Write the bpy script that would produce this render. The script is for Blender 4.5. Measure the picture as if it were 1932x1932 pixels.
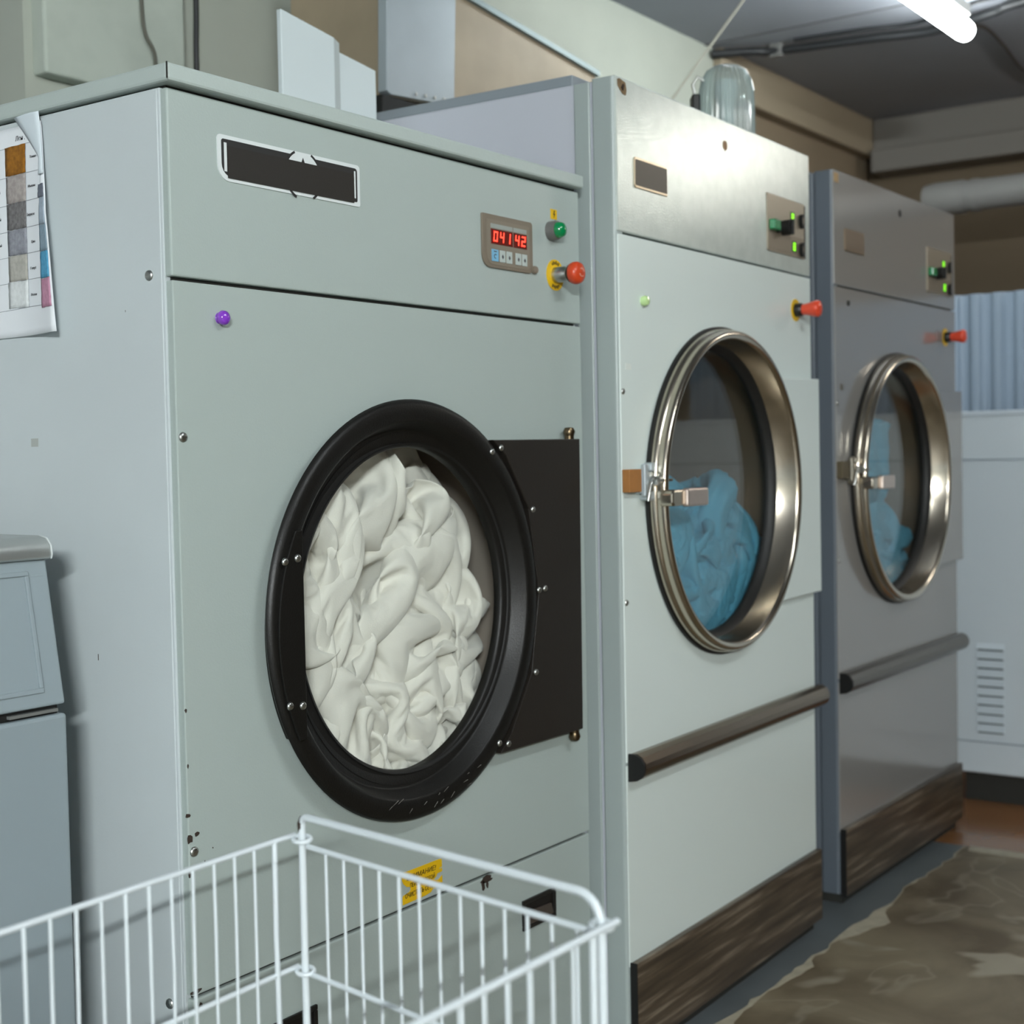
import bpy, bmesh, math, random
import numpy as np
from mathutils import Vector, Matrix, noise as mnoise
PI = math.pi
S = bpy.context.scene
COL = S.collection
for o in list(bpy.data.objects): bpy.data.objects.remove(o)

# ------------------------------------------------------------------ camera
cam_d = bpy.data.cameras.new('camera'); cam = bpy.data.objects.new('camera', cam_d); COL.objects.link(cam)
R_ = Vector((0.57701241, -0.8164936, -0.01987145)); U_ = Vector((0.04303043, 0.00609487, 0.99905517)); F_ = Vector((0.81560104, 0.57732231, -0.03865088))
cam.matrix_world = Matrix(((R_.x, U_.x, -F_.x, -2.35616), (R_.y, U_.y, -F_.y, -1.41143), (R_.z, U_.z, -F_.z, 1.18326), (0, 0, 0, 1)))
cam_d.sensor_width = 36; cam_d.lens = 2709.61 / 1932 * 36; cam_d.clip_start = .02
cam_d.dof.use_dof = True; cam_d.dof.focus_distance = 2.05; cam_d.dof.aperture_fstop = 4.8; cam_d.dof.aperture_blades = 7
S.camera = cam
# ------------------------------------------------------------------ world, exposure
W = bpy.data.worlds.new('world'); S.world = W; W.use_nodes = True
W.node_tree.nodes['Background'].inputs[0].default_value = (.78, .86, .9, 1)
W.node_tree.nodes['Background'].inputs[1].default_value = .3
S.view_settings.view_transform = 'Standard'; S.view_settings.look = 'None'
S.view_settings.gamma = 1; S.view_settings.use_curve_mapping = False
S.view_settings.exposure = -.08
LAMP_COL = (.94, 1.0, 1.0)
LAMP_E = 34.0          # emission of the tubes
KEY_E = 1350.0          # the far row behind the camera

# ------------------------------------------------------------------ materials
def lin(c):
    c = c / 255.0
    return c / 12.92 if c <= .04045 else ((c + .055) / 1.055) ** 2.4
def rgb(r, g, b): return (lin(r), lin(g), lin(b), 1)
MC = {}
def mat(name, col, rough=.5, metal=0, bump=0, bscale=400, var=0, vscale=3, spec=.5, coat=0, emis=None, estr=0, stretch=None, col2=None, aniso=False):
    if name in MC: return MC[name]
    m = bpy.data.materials.new(name); m.use_nodes = True; MC[name] = m
    nt = m.node_tree; b = nt.nodes['Principled BSDF']
    b.inputs['Base Color'].default_value = col; b.inputs['Roughness'].default_value = rough
    b.inputs['Metallic'].default_value = metal; b.inputs['Specular IOR Level'].default_value = spec
    if coat: b.inputs['Coat Weight'].default_value = coat; b.inputs['Coat Roughness'].default_value = .08
    if emis: b.inputs['Emission Color'].default_value = emis; b.inputs['Emission Strength'].default_value = estr
    tc = nt.nodes.new('ShaderNodeTexCoord'); src = tc.outputs['Object']
    if stretch:
        mp = nt.nodes.new('ShaderNodeMapping'); mp.inputs['Scale'].default_value = stretch
        nt.links.new(src, mp.inputs[0]); src = mp.outputs[0]
    if bump:
        n = nt.nodes.new('ShaderNodeTexNoise'); n.inputs['Scale'].default_value = bscale; n.inputs['Detail'].default_value = 2
        nt.links.new(src, n.inputs[0])
        bp = nt.nodes.new('ShaderNodeBump'); bp.inputs['Strength'].default_value = bump; bp.inputs['Distance'].default_value = .002
        nt.links.new(n.outputs[0], bp.inputs['Height']); nt.links.new(bp.outputs[0], b.inputs['Normal'])
    if var or col2:
        n = nt.nodes.new('ShaderNodeTexNoise'); n.inputs['Scale'].default_value = vscale; n.inputs['Detail'].default_value = 5
        nt.links.new(src, n.inputs[0])
        rp = nt.nodes.new('ShaderNodeValToRGB'); rp.color_ramp.elements[0].position = .35; rp.color_ramp.elements[1].position = .65
        if col2: rp.color_ramp.elements[0].color = col2; rp.color_ramp.elements[1].color = col
        else:
            rp.color_ramp.elements[0].color = tuple(c * (1 - var) for c in col[:3]) + (1,)
            rp.color_ramp.elements[1].color = tuple(min(1, c * (1 + var)) for c in col[:3]) + (1,)
        nt.links.new(n.outputs[0], rp.inputs[0]); nt.links.new(rp.outputs[0], b.inputs['Base Color'])
    return m
def glass_mat(name, tint=(1, 1, 1, 1), rough=0.02, boost=1.0):
    m = bpy.data.materials.new(name); m.use_nodes = True; nt = m.node_tree; nt.nodes.clear()
    out = nt.nodes.new('ShaderNodeOutputMaterial'); mix = nt.nodes.new('ShaderNodeMixShader')
    t = nt.nodes.new('ShaderNodeBsdfTransparent'); t.inputs[0].default_value = tint
    g = nt.nodes.new('ShaderNodeBsdfGlossy'); g.inputs['Roughness'].default_value = rough
    fr = nt.nodes.new('ShaderNodeLayerWeight'); fr.inputs[0].default_value = .5
    pw = nt.nodes.new('ShaderNodeMath'); pw.operation = 'POWER'; pw.inputs[1].default_value = 5
    mu = nt.nodes.new('ShaderNodeMath'); mu.operation = 'MULTIPLY_ADD'; mu.inputs[1].default_value = .96 * boost; mu.inputs[2].default_value = .04 * boost
    nt.links.new(fr.outputs['Facing'], pw.inputs[0]); nt.links.new(pw.outputs[0], mu.inputs[0]); nt.links.new(mu.outputs[0], mix.inputs[0])
    nt.links.new(t.outputs[0], mix.inputs[1]); nt.links.new(g.outputs[0], mix.inputs[2]); nt.links.new(mix.outputs[0], out.inputs[0])
    return m
def wood_mat(name, c1, c2, c3, axis_scale, rough=.35):
    m = bpy.data.materials.new(name); m.use_nodes = True; nt = m.node_tree; b = nt.nodes['Principled BSDF']
    tc = nt.nodes.new('ShaderNodeTexCoord'); mp = nt.nodes.new('ShaderNodeMapping'); mp.inputs['Scale'].default_value = axis_scale
    n = nt.nodes.new('ShaderNodeTexNoise'); n.inputs['Scale'].default_value = 1; n.inputs['Detail'].default_value = 7; n.inputs['Roughness'].default_value = .62
    rp = nt.nodes.new('ShaderNodeValToRGB'); e = rp.color_ramp.elements
    e[0].position = .37; e[0].color = c1; e[1].position = .69; e[1].color = c3; k = e.new(.53); k.color = c2
    nt.links.new(tc.outputs['Object'], mp.inputs[0]); nt.links.new(mp.outputs[0], n.inputs[0]); nt.links.new(n.outputs[0], rp.inputs[0])
    nt.links.new(rp.outputs[0], b.inputs['Base Color']); b.inputs['Roughness'].default_value = rough
    return m
def floor_mat():
    m = bpy.data.materials.new('worn_linoleum'); m.use_nodes = True; nt = m.node_tree; b = nt.nodes['Principled BSDF']
    N = nt.nodes.new; L = nt.links.new
    tc = N('ShaderNodeTexCoord')
    n1 = N('ShaderNodeTexNoise'); n1.inputs['Scale'].default_value = 3.4; n1.inputs['Detail'].default_value = 8; n1.inputs['Distortion'].default_value = .6
    L(tc.outputs['Object'], n1.inputs[0])
    r1 = N('ShaderNodeValToRGB'); e = r1.color_ramp.elements
    e[0].position = .38; e[0].color = rgb(84, 70, 48); e[1].position = .70; e[1].color = rgb(130, 118, 95)
    L(n1.outputs[0], r1.inputs[0])
    # worn-through pale patches with their own outlines
    n2 = N('ShaderNodeTexNoise'); n2.inputs['Scale'].default_value = 3.6; n2.inputs['Detail'].default_value = 2.5; n2.inputs['Distortion'].default_value = .5
    mp = N('ShaderNodeMapping'); mp.inputs['Location'].default_value = (3.1, 1.7, 0); L(tc.outputs['Object'], mp.inputs[0]); L(mp.outputs[0], n2.inputs[0])
    r2 = N('ShaderNodeValToRGB'); e = r2.color_ramp.elements
    e[0].position = .59; e[0].color = (0, 0, 0, 1); e[1].position = .64; e[1].color = (1, 1, 1, 1)
    L(n2.outputs[0], r2.inputs[0])
    r3 = N('ShaderNodeValToRGB'); e = r3.color_ramp.elements   # thin contour rings
    e[0].position = .385; e[0].color = (0, 0, 0, 1); e[1].position = .42; e[1].color = (0, 0, 0, 1); k = e.new(.402); k.color = (.45, .45, .45, 1)
    L(n2.outputs[0], r3.inputs[0])
    ad = N('ShaderNodeMath'); ad.operation = 'MAXIMUM'; L(r2.outputs[0], ad.inputs[0]); L(r3.outputs[0], ad.inputs[1])
    ml = N('ShaderNodeMath'); ml.operation = 'MULTIPLY'; ml.inputs[1].default_value = .6; L(ad.outputs[0], ml.inputs[0])
    mx = N('ShaderNodeMix'); mx.data_type = 'RGBA'; mx.inputs['B'].default_value = rgb(168, 160, 142)
    L(ml.outputs[0], mx.inputs['Factor']); L(r1.outputs[0], mx.inputs['A']); L(mx.outputs['Result'], b.inputs['Base Color'])
    b.inputs['Roughness'].default_value = .55
    return m
M_sage = mat('sage_hammered_paint', rgb(166, 177, 173), .36, bump=.16, bscale=260, spec=.5)
M_side = mat('grey_side_paint', rgb(192, 200, 202), .42, bump=.05, bscale=300, var=.02, vscale=4)
M_cover = mat('cover_paint', rgb(174, 185, 181), .34, bump=.2, bscale=260)
M_seam = mat('dark_gap', rgb(40, 40, 36), .8)
M_blackpaint = mat('black_door_paint', rgb(17, 16, 14), .42, bump=.16, bscale=420, spec=.35)
M_rubber = mat('black_rubber', rgb(13, 13, 12), .55)
M_blackpl = mat('black_plastic', rgb(24, 23, 21), .4)
M_white2 = mat('white_enamel', rgb(217, 227, 223), .36, bump=.03, bscale=200, coat=.15)
M_galv = mat('pale_textured_fascia', rgb(198, 206, 200), .20, bump=.2, bscale=300, metal=.22, spec=.6, var=.05, vscale=26)
M_side2 = mat('white_side_paint', rgb(186, 189, 198), .4)
M_post2 = mat('grey_green_post', rgb(156, 166, 164), .4)
M_grey3 = mat('grey_gloss_enamel', rgb(140, 138, 135), .16, coat=.55, spec=.6)
M_side3 = mat('dark_grey_side', rgb(92, 100, 108), .3, coat=.3)
M_chrome = mat('brushed_steel', rgb(196, 186, 170), .2, metal=1)
M_chromed = mat('dark_steel_bar', rgb(132, 118, 102), .24, metal=1)
M_zinc = mat('zinc', rgb(190, 192, 188), .3, metal=1)
M_brass = mat('brass', rgb(104, 90, 70), .3, metal=1)
M_cream = mat('old_gasket', rgb(196, 198, 186), .5)
M_drum = mat('drum_steel', rgb(120, 108, 94), .5, metal=.5)
M_drum1 = mat('drum_steel_pale', rgb(190, 178, 168), .45, metal=.5)
M_glass = glass_mat('door_glass', (.97, .98, .97, 1), .01, .45)
M_glass2 = glass_mat('door_glass_tinted', (.94, .95, .94, 1), .01, 1.1)
M_yellow = mat('yellow_label', rgb(222, 178, 12), .5)
M_ink = mat('black_ink', rgb(40, 30, 18), .6)
M_ink2 = mat('grey_ink', rgb(70, 70, 74), .6)
M_orange = mat('red_orange_plastic', rgb(196, 66, 30), .35, spec=.5)
M_orange2 = mat('red_plastic', rgb(218, 74, 46), .3)
M_greenl = mat('green_lens', rgb(0, 118, 66), .2, coat=.4, emis=rgb(0, 120, 60), estr=.12)
M_paper = mat('white_paper', rgb(226, 230, 234), .7)
M_tape = mat('paper_tape', rgb(206, 216, 222), .45)
M_plate = mat('taupe_panel', rgb(118, 108, 94), .4)
M_panel3 = mat('beige_panel', rgb(150, 140, 124), .38, metal=.4)
M_redled = mat('red_led', rgb(255, 40, 20), .5, emis=(1, .055, .03, 1), estr=3.2)
M_redwin = mat('red_window', rgb(72, 8, 4), .25, emis=(.5, .02, .005, 1), estr=.1)
M_grnled = mat('green_led', rgb(130, 230, 20), .5, emis=(.32, .8, .02, 1), estr=1.3)
M_grnwin = mat('green_window', rgb(30, 70, 10), .3)
M_bluebtn = mat('blue_key', rgb(116, 172, 204), .5)
M_whtbtn = mat('pale_key', rgb(176, 186, 182), .5)
M_purple = mat('purple_plastic', rgb(150, 70, 214), .12, coat=.5)
M_purple.node_tree.nodes['Principled BSDF'].inputs['Transmission Weight'].default_value = .35
M_lime = mat('lime_plastic', rgb(192, 222, 156), .15, coat=.5)
M_wire = mat('white_wire_coating', rgb(216, 224, 228), .32)
M_chip = mat('rust_chip', rgb(52, 40, 32), .8)
M_fridge = mat('grey_appliance_paint', rgb(138, 150, 155), .42, bump=.03, bscale=500)
M_silver = mat('silver_trim', rgb(178, 182, 180), .3, metal=.7)
M_wall = mat('painted_plaster', rgb(166, 171, 160), .75, bump=.12, bscale=40, var=.07, vscale=2.2)
M_wall2 = mat('patched_plaster', rgb(172, 180, 170), .8, bump=.2, bscale=60, var=.06, vscale=9)
M_ceil = mat('ceiling_board', rgb(146, 150, 158), .8, var=.04, vscale=1.5)
M_beam = mat('painted_beam', rgb(150, 138, 118), .6, var=.05, vscale=2)
M_farwall = mat('brown_wall', rgb(128, 114, 94), .7, var=.06, vscale=1)
M_pipe = mat('grey_pipe', rgb(142, 142, 140), .5)
M_dk = mat('dark_cable', rgb(36, 38, 40), .5)
M_cab = mat('pale_blue_cabinet', rgb(204, 214, 220), .42)
M_corr = mat('corrugated_blue_sheet', rgb(142, 158, 174), .5)
M_duct = mat('galvanised_sheet', rgb(162, 172, 178), .42, metal=.35, var=.05, vscale=6)
M_ductw = mat('white_duct', rgb(206, 216, 218), .5)
M_hood = mat('warm_galvanised', rgb(158, 144, 122), .5, metal=.15, var=.1, vscale=5)
M_edge = mat('teal_edge', rgb(128, 144, 146), .45, metal=.3)
M_floor = mat('grey_floor_paint', rgb(92, 98, 100), .5, var=.08, vscale=6)
M_floor2 = mat('orange_brown_floor', rgb(142, 98, 62), .22, var=.1, vscale=3, coat=.3)
M_lino = floor_mat()
M_linoe = mat('pale_linoleum_edge', rgb(168, 160, 140), .7, var=.1, vscale=30)
M_kick = wood_mat('dark_wood_laminate', rgb(56, 47, 38), rgb(80, 68, 54), rgb(132, 120, 104), (3.0, 60, 62))
M_wood = mat('brown_board', rgb(160, 108, 56), .6, var=.08, vscale=40)
M_linen = mat('white_linen', rgb(218, 215, 208), .9, bump=.25, bscale=700, var=.02, vscale=5, spec=.2)
for m_, w_ in ((M_linen, .35),): m_.node_tree.nodes['Principled BSDF'].inputs['Sheen Weight'].default_value = w_
M_blue = mat('blue_linen', rgb(84, 154, 182), .9, bump=.3, bscale=600, var=.06, vscale=9, spec=.2)
M_tubeglow = mat('lit_tube', (1, 1, 1, 1), .5, emis=LAMP_COL + (1,), estr=LAMP_E)
M_roomglow = mat('lit_tube_room', (1, 1, 1, 1), .5, emis=LAMP_COL + (1,), estr=64.0)
M_glareglow = mat('lit_tube_right', (1, 1, 1, 1), .5, emis=(1.0, .95, .86, 1), estr=48.0)
M_keyglow = mat('lit_tube_far', (1, 1, 1, 1), .5, emis=LAMP_COL + (1,), estr=KEY_E)
M_lampbody = mat('lamp_housing', rgb(206, 208, 206), .5)
M_ribglass = glass_mat('ribbed_glass', (.80, .87, .86, 1), .08, 2.2)
def frost(m, col, f):
    nt = m.node_tree; out = [n for n in nt.nodes if n.type == 'OUTPUT_MATERIAL'][0]; src = out.inputs[0].links[0].from_socket
    d = nt.nodes.new('ShaderNodeBsdfDiffuse'); d.inputs[0].default_value = col; t = nt.nodes.new('ShaderNodeBsdfTranslucent'); t.inputs[0].default_value = col
    a = nt.nodes.new('ShaderNodeMixShader'); a.inputs[0].default_value = .4; x = nt.nodes.new('ShaderNodeMixShader'); x.inputs[0].default_value = f
    nt.links.new(d.outputs[0], a.inputs[1]); nt.links.new(t.outputs[0], a.inputs[2]); nt.links.new(src, x.inputs[1]); nt.links.new(a.outputs[0], x.inputs[2]); nt.links.new(x.outputs[0], out.inputs[0])
frost(M_ribglass, rgb(206, 216, 216), .34)

# ------------------------------------------------------------------ mesh helpers
class MB:
    def __init__(s): s.v = []; s.f = []; s.sm = []
    def add(s, vs, fs, smooth=False):
        k = len(s.v); s.v += [tuple(p) for p in vs]; s.f += [tuple(i + k for i in f) for f in fs]; s.sm += [smooth] * len(fs); return s
    def box(s, x0, x1, y0, y1, z0, z1):
        v = [(x, y, z) for x in (x0, x1) for y in (y0, y1) for z in (z0, z1)]
        return s.add(v, [(0, 1, 3, 2), (4, 6, 7, 5), (0, 4, 5, 1), (2, 3, 7, 6), (0, 2, 6, 4), (1, 5, 7, 3)])
    def prism(s, poly, y0, y1, axis='y', smooth=False):
        # poly: (a, b); axis y -> (a, y, b); axis x -> (x, a, b); axis z -> (a, b, z)
        def P(a, b, t): return (a, t, b) if axis == 'y' else ((t, a, b) if axis == 'x' else (a, b, t))
        n = len(poly); v = [P(a, b, y0) for a, b in poly] + [P(a, b, y1) for a, b in poly]
        s.add(v, [tuple(range(n))[::-1], tuple(range(n, 2 * n))])
        k = len(s.v) - 2 * n
        for i in range(n):
            j = (i + 1) % n; s.f.append((k + i, k + j, k + n + j, k + n + i)); s.sm.append(smooth)
        return s
    def lathe(s, prof, c, axis='y', n=96, smooth=True, closed=False, a0=0, a1=2 * PI):
        # prof: (radius, t along axis); c centre
        full = abs(a1 - a0 - 2 * PI) < 1e-6; m = n if full else n + 1
        v = []
        for i in range(m):
            a = a0 + (a1 - a0) * i / n
            for r, t in prof:
                p, q = r * math.cos(a), r * math.sin(a)
                v.append((c[0] + p, c[1] + t, c[2] + q) if axis == 'y' else ((c[0] + t, c[1] + p, c[2] + q) if axis == 'x' else (c[0] + p, c[1] + q, c[2] + t)))
        K = len(prof); f = []
        for i in range(n):
            j = (i + 1) % m
            for k in range(K - 1 + (1 if closed else 0)):
                k2 = (k + 1) % K
                f.append((i * K + k, i * K + k2, j * K + k2, j * K + k))
        return s.add(v, f, smooth)
    def cyl(s, c, r, t0, t1, axis='y', n=32, r2=None):
        r2 = r if r2 is None else r2
        return s.lathe([(1e-5, t0), (r, t0), (r, t0), (r2, t1), (r2, t1), (1e-5, t1)], c, axis, n)
    def tube(s, pts, r, n=10, caps=True):
        pts = [Vector(p) for p in pts]; v = []; K = len(pts)
        t = (pts[1] - pts[0]).normalized(); up = Vector((0, 0, 1)) if abs(t.z) < .9 else Vector((0, 1, 0))
        a = t.cross(up).normalized()
        for i, p in enumerate(pts):
            t = ((pts[min(i + 1, K - 1)] - p).normalized() + (p - pts[max(i - 1, 0)]).normalized()).normalized()
            a = (a - t * a.dot(t)).normalized(); b = t.cross(a)
            rr = r[i] if isinstance(r, (list, tuple)) else r
            v += [p + (a * math.cos(2 * PI * j / n) + b * math.sin(2 * PI * j / n)) * rr for j in range(n)]
        f = [(i * n + j, i * n + (j + 1) % n, (i + 1) * n + (j + 1) % n, (i + 1) * n + j) for i in range(K - 1) for j in range(n)]
        k = len(s.v); s.add(v, f, True)
        if caps: s.f += [tuple(k + j for j in range(n))[::-1], tuple(k + (K - 1) * n + j for j in range(n))]; s.sm += [False, False]
        return s
    def build(s, name, m, parent=None, bev=0, seg=2, loc=None):
        me = bpy.data.meshes.new(name); me.from_pydata(s.v, [], s.f); me.update()
        bm = bmesh.new(); bm.from_mesh(me); bmesh.ops.recalc_face_normals(bm, faces=bm.faces)
        for e in bm.edges:
            if e.calc_face_angle(0) > .95: e.smooth = False
        bm.to_mesh(me); bm.free()
        me.polygons.foreach_set('use_smooth', s.sm)
        me.materials.append(m)
        o = bpy.data.objects.new(name, me); COL.objects.link(o)
        if parent is not None: o.parent = parent
        if loc is not None: o.location = loc
        if bev:
            b = o.modifiers.new('bevel', 'BEVEL'); b.width = bev; b.segments = seg; b.limit_method = 'ANGLE'; b.angle_limit = .7
            b.harden_normals = False
        return o
def tag(o, label, cat=None, group=None, kind=None):
    if label: o['label'] = label
    if cat: o['category'] = cat
    if group: o['group'] = group
    if kind: o['kind'] = kind
    return o
def root(name, loc, rz=0):
    o = bpy.data.objects.new(name, None); COL.objects.link(o); o.location = loc; o.rotation_euler = (0, 0, rz); o.empty_display_size = .05
    return o
def struct(o): o['kind'] = 'structure'; return o
def rrect(x0, x1, z0, z1, rs, n=5):
    # rs: radii for corners (x0z0, x1z0, x1z1, x0z1)
    out = []
    for (cx, cz, r, a) in ((x0, z0, rs[0], PI), (x1, z0, rs[1], 1.5 * PI), (x1, z1, rs[2], 0), (x0, z1, rs[3], .5 * PI)):
        ox = cx + (r if cx == x0 else -r); oz = cz + (r if cz == z0 else -r)
        if r <= 0: out.append((cx, cz)); continue
        for i in range(n + 1):
            t = a + .5 * PI * i / n; out.append((ox + r * math.cos(t), oz + r * math.sin(t)))
    return out
def holed_panel(x0, x1, z0, z1, xc, zc, r, y0, y1, n=128):
    angs = sorted(set([2 * PI * i / n for i in range(n)] + [math.atan2(z - zc, x - xc) % (2 * PI) for x in (x0, x1) for z in (z0, z1)]))
    inn, outp = [], []
    for a in angs:
        c, s = math.cos(a), math.sin(a); ts = []
        if c > 1e-9: ts.append((x1 - xc) / c)
        if c < -1e-9: ts.append((x0 - xc) / c)
        if s > 1e-9: ts.append((z1 - zc) / s)
        if s < -1e-9: ts.append((z0 - zc) / s)
        t = min(ts); inn.append((xc + r * c, zc + r * s)); outp.append((xc + t * c, zc + t * s))
    m = MB(); N = len(angs)
    v = [(a, y0, b) for a, b in inn] + [(a, y0, b) for a, b in outp] + [(a, y1, b) for a, b in inn] + [(a, y1, b) for a, b in outp]
    f = []
    for i in range(N):
        j = (i + 1) % N
        f += [(i, j, N + j, N + i), (2 * N + i, 3 * N + i, 3 * N + j, 2 * N + j), (N + i, N + j, 3 * N + j, 3 * N + i), (i, 2 * N + i, 2 * N + j, j)]
    return m.add(v, f)
FONT = None
def text(body, size, m, parent, o, xd, yd, name='lettering', align='LEFT', shear=0, ext=.0002, width=1.0):
    cu = bpy.data.curves.new('t', 'FONT'); cu.body = body; cu.size = size; cu.align_x = align; cu.extrude = ext; cu.shear = shear
    ob = bpy.data.objects.new('t', cu); COL.objects.link(ob)
    bpy.context.view_layer.update()
    dg = bpy.context.evaluated_depsgraph_get()
    me = bpy.data.meshes.new_from_object(ob.evaluated_get(dg))
    bpy.data.objects.remove(ob)
    xd = Vector(xd); yd = Vector(yd); zd = xd.cross(yd)
    M = Matrix(((xd.x * width, yd.x, zd.x, o[0]), (xd.y * width, yd.y, zd.y, o[1]), (xd.z * width, yd.z, zd.z, o[2]), (0, 0, 0, 1)))
    me.transform(M); me.materials.clear(); me.materials.append(m)
    r = bpy.data.objects.new(name, me); COL.objects.link(r); r.parent = parent; r.name = name
    return r
def screw(parent, x, z, y, r=.0065, m=None, axis='y', name='screw', x0=None):
    b = MB()
    if axis == 'y':
        b.lathe([(1e-5, y - .0035), (r * .55, y - .0032), (r * .9, y - .002), (r, y)], (x, 0, z), 'y', 14)
        b.box(x - r * .6, x + r * .6, y - .0039, y - .002, z - r * .12, z + r * .12)
    else:   # on a side facing -x; x holds y, y holds x plane
        b.lathe([(1e-5, y - .0035), (r * .55, y - .0032), (r * .9, y - .002), (r, y)], (0, x, z), 'x', 14)
        b.box(y - .0039, y - .002, x - r * .6, x + r * .6, z - r * .12, z + r * .12)
    return b.build(name, m or M_zinc, parent)

# ------------------------------------------------------------------ cloth: a small relaxation solver, so that the linens really fold
def relax(P, rest, nx, nz, it, bend, coll, grav=0.0, seed=0, jit=.003):
    rs = np.random.RandomState(seed); P = P + rs.normal(0, jit, P.shape)
    Q = P.reshape(nz, nx, 3); sx, sz = rest; dg = math.hypot(sx, sz)
    def con(A, B, d, k, mode):
        D = B - A; L = np.sqrt((D * D).sum(-1, keepdims=True)) + 1e-9
        if mode == 1: c = (L - d) / L * .5 * k
        else: c = np.minimum(L - d, 0) / L * .5 * k
        c = c * D; A += c; B -= c
    def strip(ax, step, d, k, mode):
        for par in range(2 * step):
            if par >= step * 2: break
            if ax == 0:
                idx = np.array([i for i in range(nx - step) if (i // step) % 2 == par % 2 and i % step == par // 2]) if step > 1 else np.arange(par, nx - 1, 2)
                if len(idx) == 0: continue
                A = Q[:, idx].copy(); B = Q[:, idx + step].copy(); con(A, B, d * step, k, mode); Q[:, idx] = A; Q[:, idx + step] = B
            else:
                idx = np.array([i for i in range(nz - step) if (i // step) % 2 == par % 2 and i % step == par // 2]) if step > 1 else np.arange(par, nz - 1, 2)
                if len(idx) == 0: continue
                A = Q[idx].copy(); B = Q[idx + step].copy(); con(A, B, d * step, k, mode); Q[idx] = A; Q[idx + step] = B
    def shear(k):
        for pa in range(2):
            for sgn in (0, 1):
                ii = np.arange(pa, nz - 1, 2)
                if sgn == 0: A = Q[ii][:, :-1].copy(); B = Q[ii + 1][:, 1:].copy()
                else: A = Q[ii][:, 1:].copy(); B = Q[ii + 1][:, :-1].copy()
                D = B - A; L = np.sqrt((D * D).sum(-1, keepdims=True)) + 1e-9; c = (L - dg) / L * .25 * k * D
                A2 = A + c; B2 = B - c
                if sgn == 0: Q[ii, :-1] = A2; Q[ii + 1, 1:] = B2
                else: Q[ii, 1:] = A2; Q[ii + 1, :-1] = B2
    for t in range(it):
        Q[..., 2] -= grav
        strip(0, 1, sx, 1, 1); strip(1, 1, sz, 1, 1); shear(.6)
        for st, k in bend:
            strip(0, st, sx * .94, k, 2); strip(1, st, sz * .94, k, 2)
        coll(Q)
    return Q.reshape(-1, 3)
def upsample(P, nx, nz):
    Q = P.reshape(nz, nx, 3)
    def up(A):
        B = np.empty((A.shape[0] * 2 - 1,) + A.shape[1:]); B[::2] = A
        mid = .5 * (A[:-1] + A[1:]); mid[1:-1] = (-A[:-3] + 9 * A[1:-2] + 9 * A[2:-1] - A[3:]) / 16
        B[1::2] = mid; return B
    Q = up(Q); Q = up(Q.transpose(1, 0, 2)).transpose(1, 0, 2)
    return Q.reshape(-1, 3), Q.shape[1], Q.shape[0]
def linen(name, m, fn, size, n0, comp, coll, seed, levels=3, its=(150, 60, 26, 9), grav=.0002, thick=.0018, grow=1.018):
    """fn(u, v) -> resting place in the drum (u, v in 0..1); size = true cloth size; comp(unused)"""
    nx, nz = n0
    u, v = np.meshgrid(np.linspace(0, 1, nx), np.linspace(0, 1, nz)); P = fn(u, v)
    P = np.stack(P, -1).reshape(-1, 3)
    w, h = size
    for l in range(levels + 1):
        b = [(2, .45), (4, .2)] if l == 0 else ([(2, .3), (4, .06)] if l == 1 else [(2, .18)])
        if l: w *= grow; h *= grow
        P = relax(P, (w / (nx - 1), h / (nz - 1)), nx, nz, its[l], b, coll, grav, seed + l, .005 if l == 0 else (.0009 if l < 3 else .0002))
        if l < levels: P, nx, nz = upsample(P, nx, nz)
    Q = P.reshape(nz, nx, 3)
    for _ in range(1): Q[1:-1, 1:-1] += .35 * (.25 * (Q[:-2, 1:-1] + Q[2:, 1:-1] + Q[1:-1, :-2] + Q[1:-1, 2:]) - Q[1:-1, 1:-1])
    P = Q.reshape(-1, 3)
    f = [(j * nx + i, j * nx + i + 1, (j + 1) * nx + i + 1, (j + 1) * nx + i) for j in range(nz - 1) for i in range(nx - 1)]
    me = bpy.data.meshes.new(name); me.from_pydata(P.tolist(), [], f); me.update()
    me.polygons.foreach_set('use_smooth', [True] * len(f)); me.materials.append(m)
    o = bpy.data.objects.new(name, me); COL.objects.link(o)
    so = o.modifiers.new('thickness', 'SOLIDIFY'); so.thickness = thick; so.offset = 0
    if levels < 3: su = o.modifiers.new('smooth', 'SUBSURF'); su.levels = 1; su.render_levels = 1
    return o

# ================================================================== THE ROOM
CEIL = 2.70
struct(MB().box(-8, 1.86, -6, 1.12, -.06, 0).build('floor', M_floor))
struct(MB().box(1.86, 4.3, -6, 1.12, -.06, 0).build('floor', M_floor2))
struct(MB().box(-8, 4.3, -6, 2.2, CEIL, CEIL + .08).build('ceiling', M_ceil))
struct(MB().box(-.50, 2.56, 1.10, 1.25, 0, CEIL).build('wall_back', M_wall))
struct(MB().box(2.56, 4.3, 1.12, 1.25, 0, CEIL).build('wall_back', M_farwall))
struct(MB().box(-8, -.4, 1.95, 2.1, 0, CEIL).build('wall_recess', mat('grey_wall', rgb(140, 142, 142), .8)))
struct(MB().box(4.16, 4.3, -6, 1.12, 0, CEIL).build('wall_right', mat('brown_wall_shade', rgb(104, 92, 74), .7, var=.06, vscale=1)))  # brown wall colour darkened to stand for the deep shade below the beam
struct(MB().box(-8, 4.3, -6.1, -6, 0, CEIL).build('wall_front', mat('front_wall', rgb(106, 93, 78), .8)))
struct(MB().box(-8.1, -8, -6, 2.1, 0, CEIL).build('wall_left', mat('left_wall', rgb(120, 122, 120), .8)))
struct(MB().box(-.478, -.10, 1.06, 1.11, 1.985, CEIL).build('trim_1', M_wall2, bev=.006))
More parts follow.
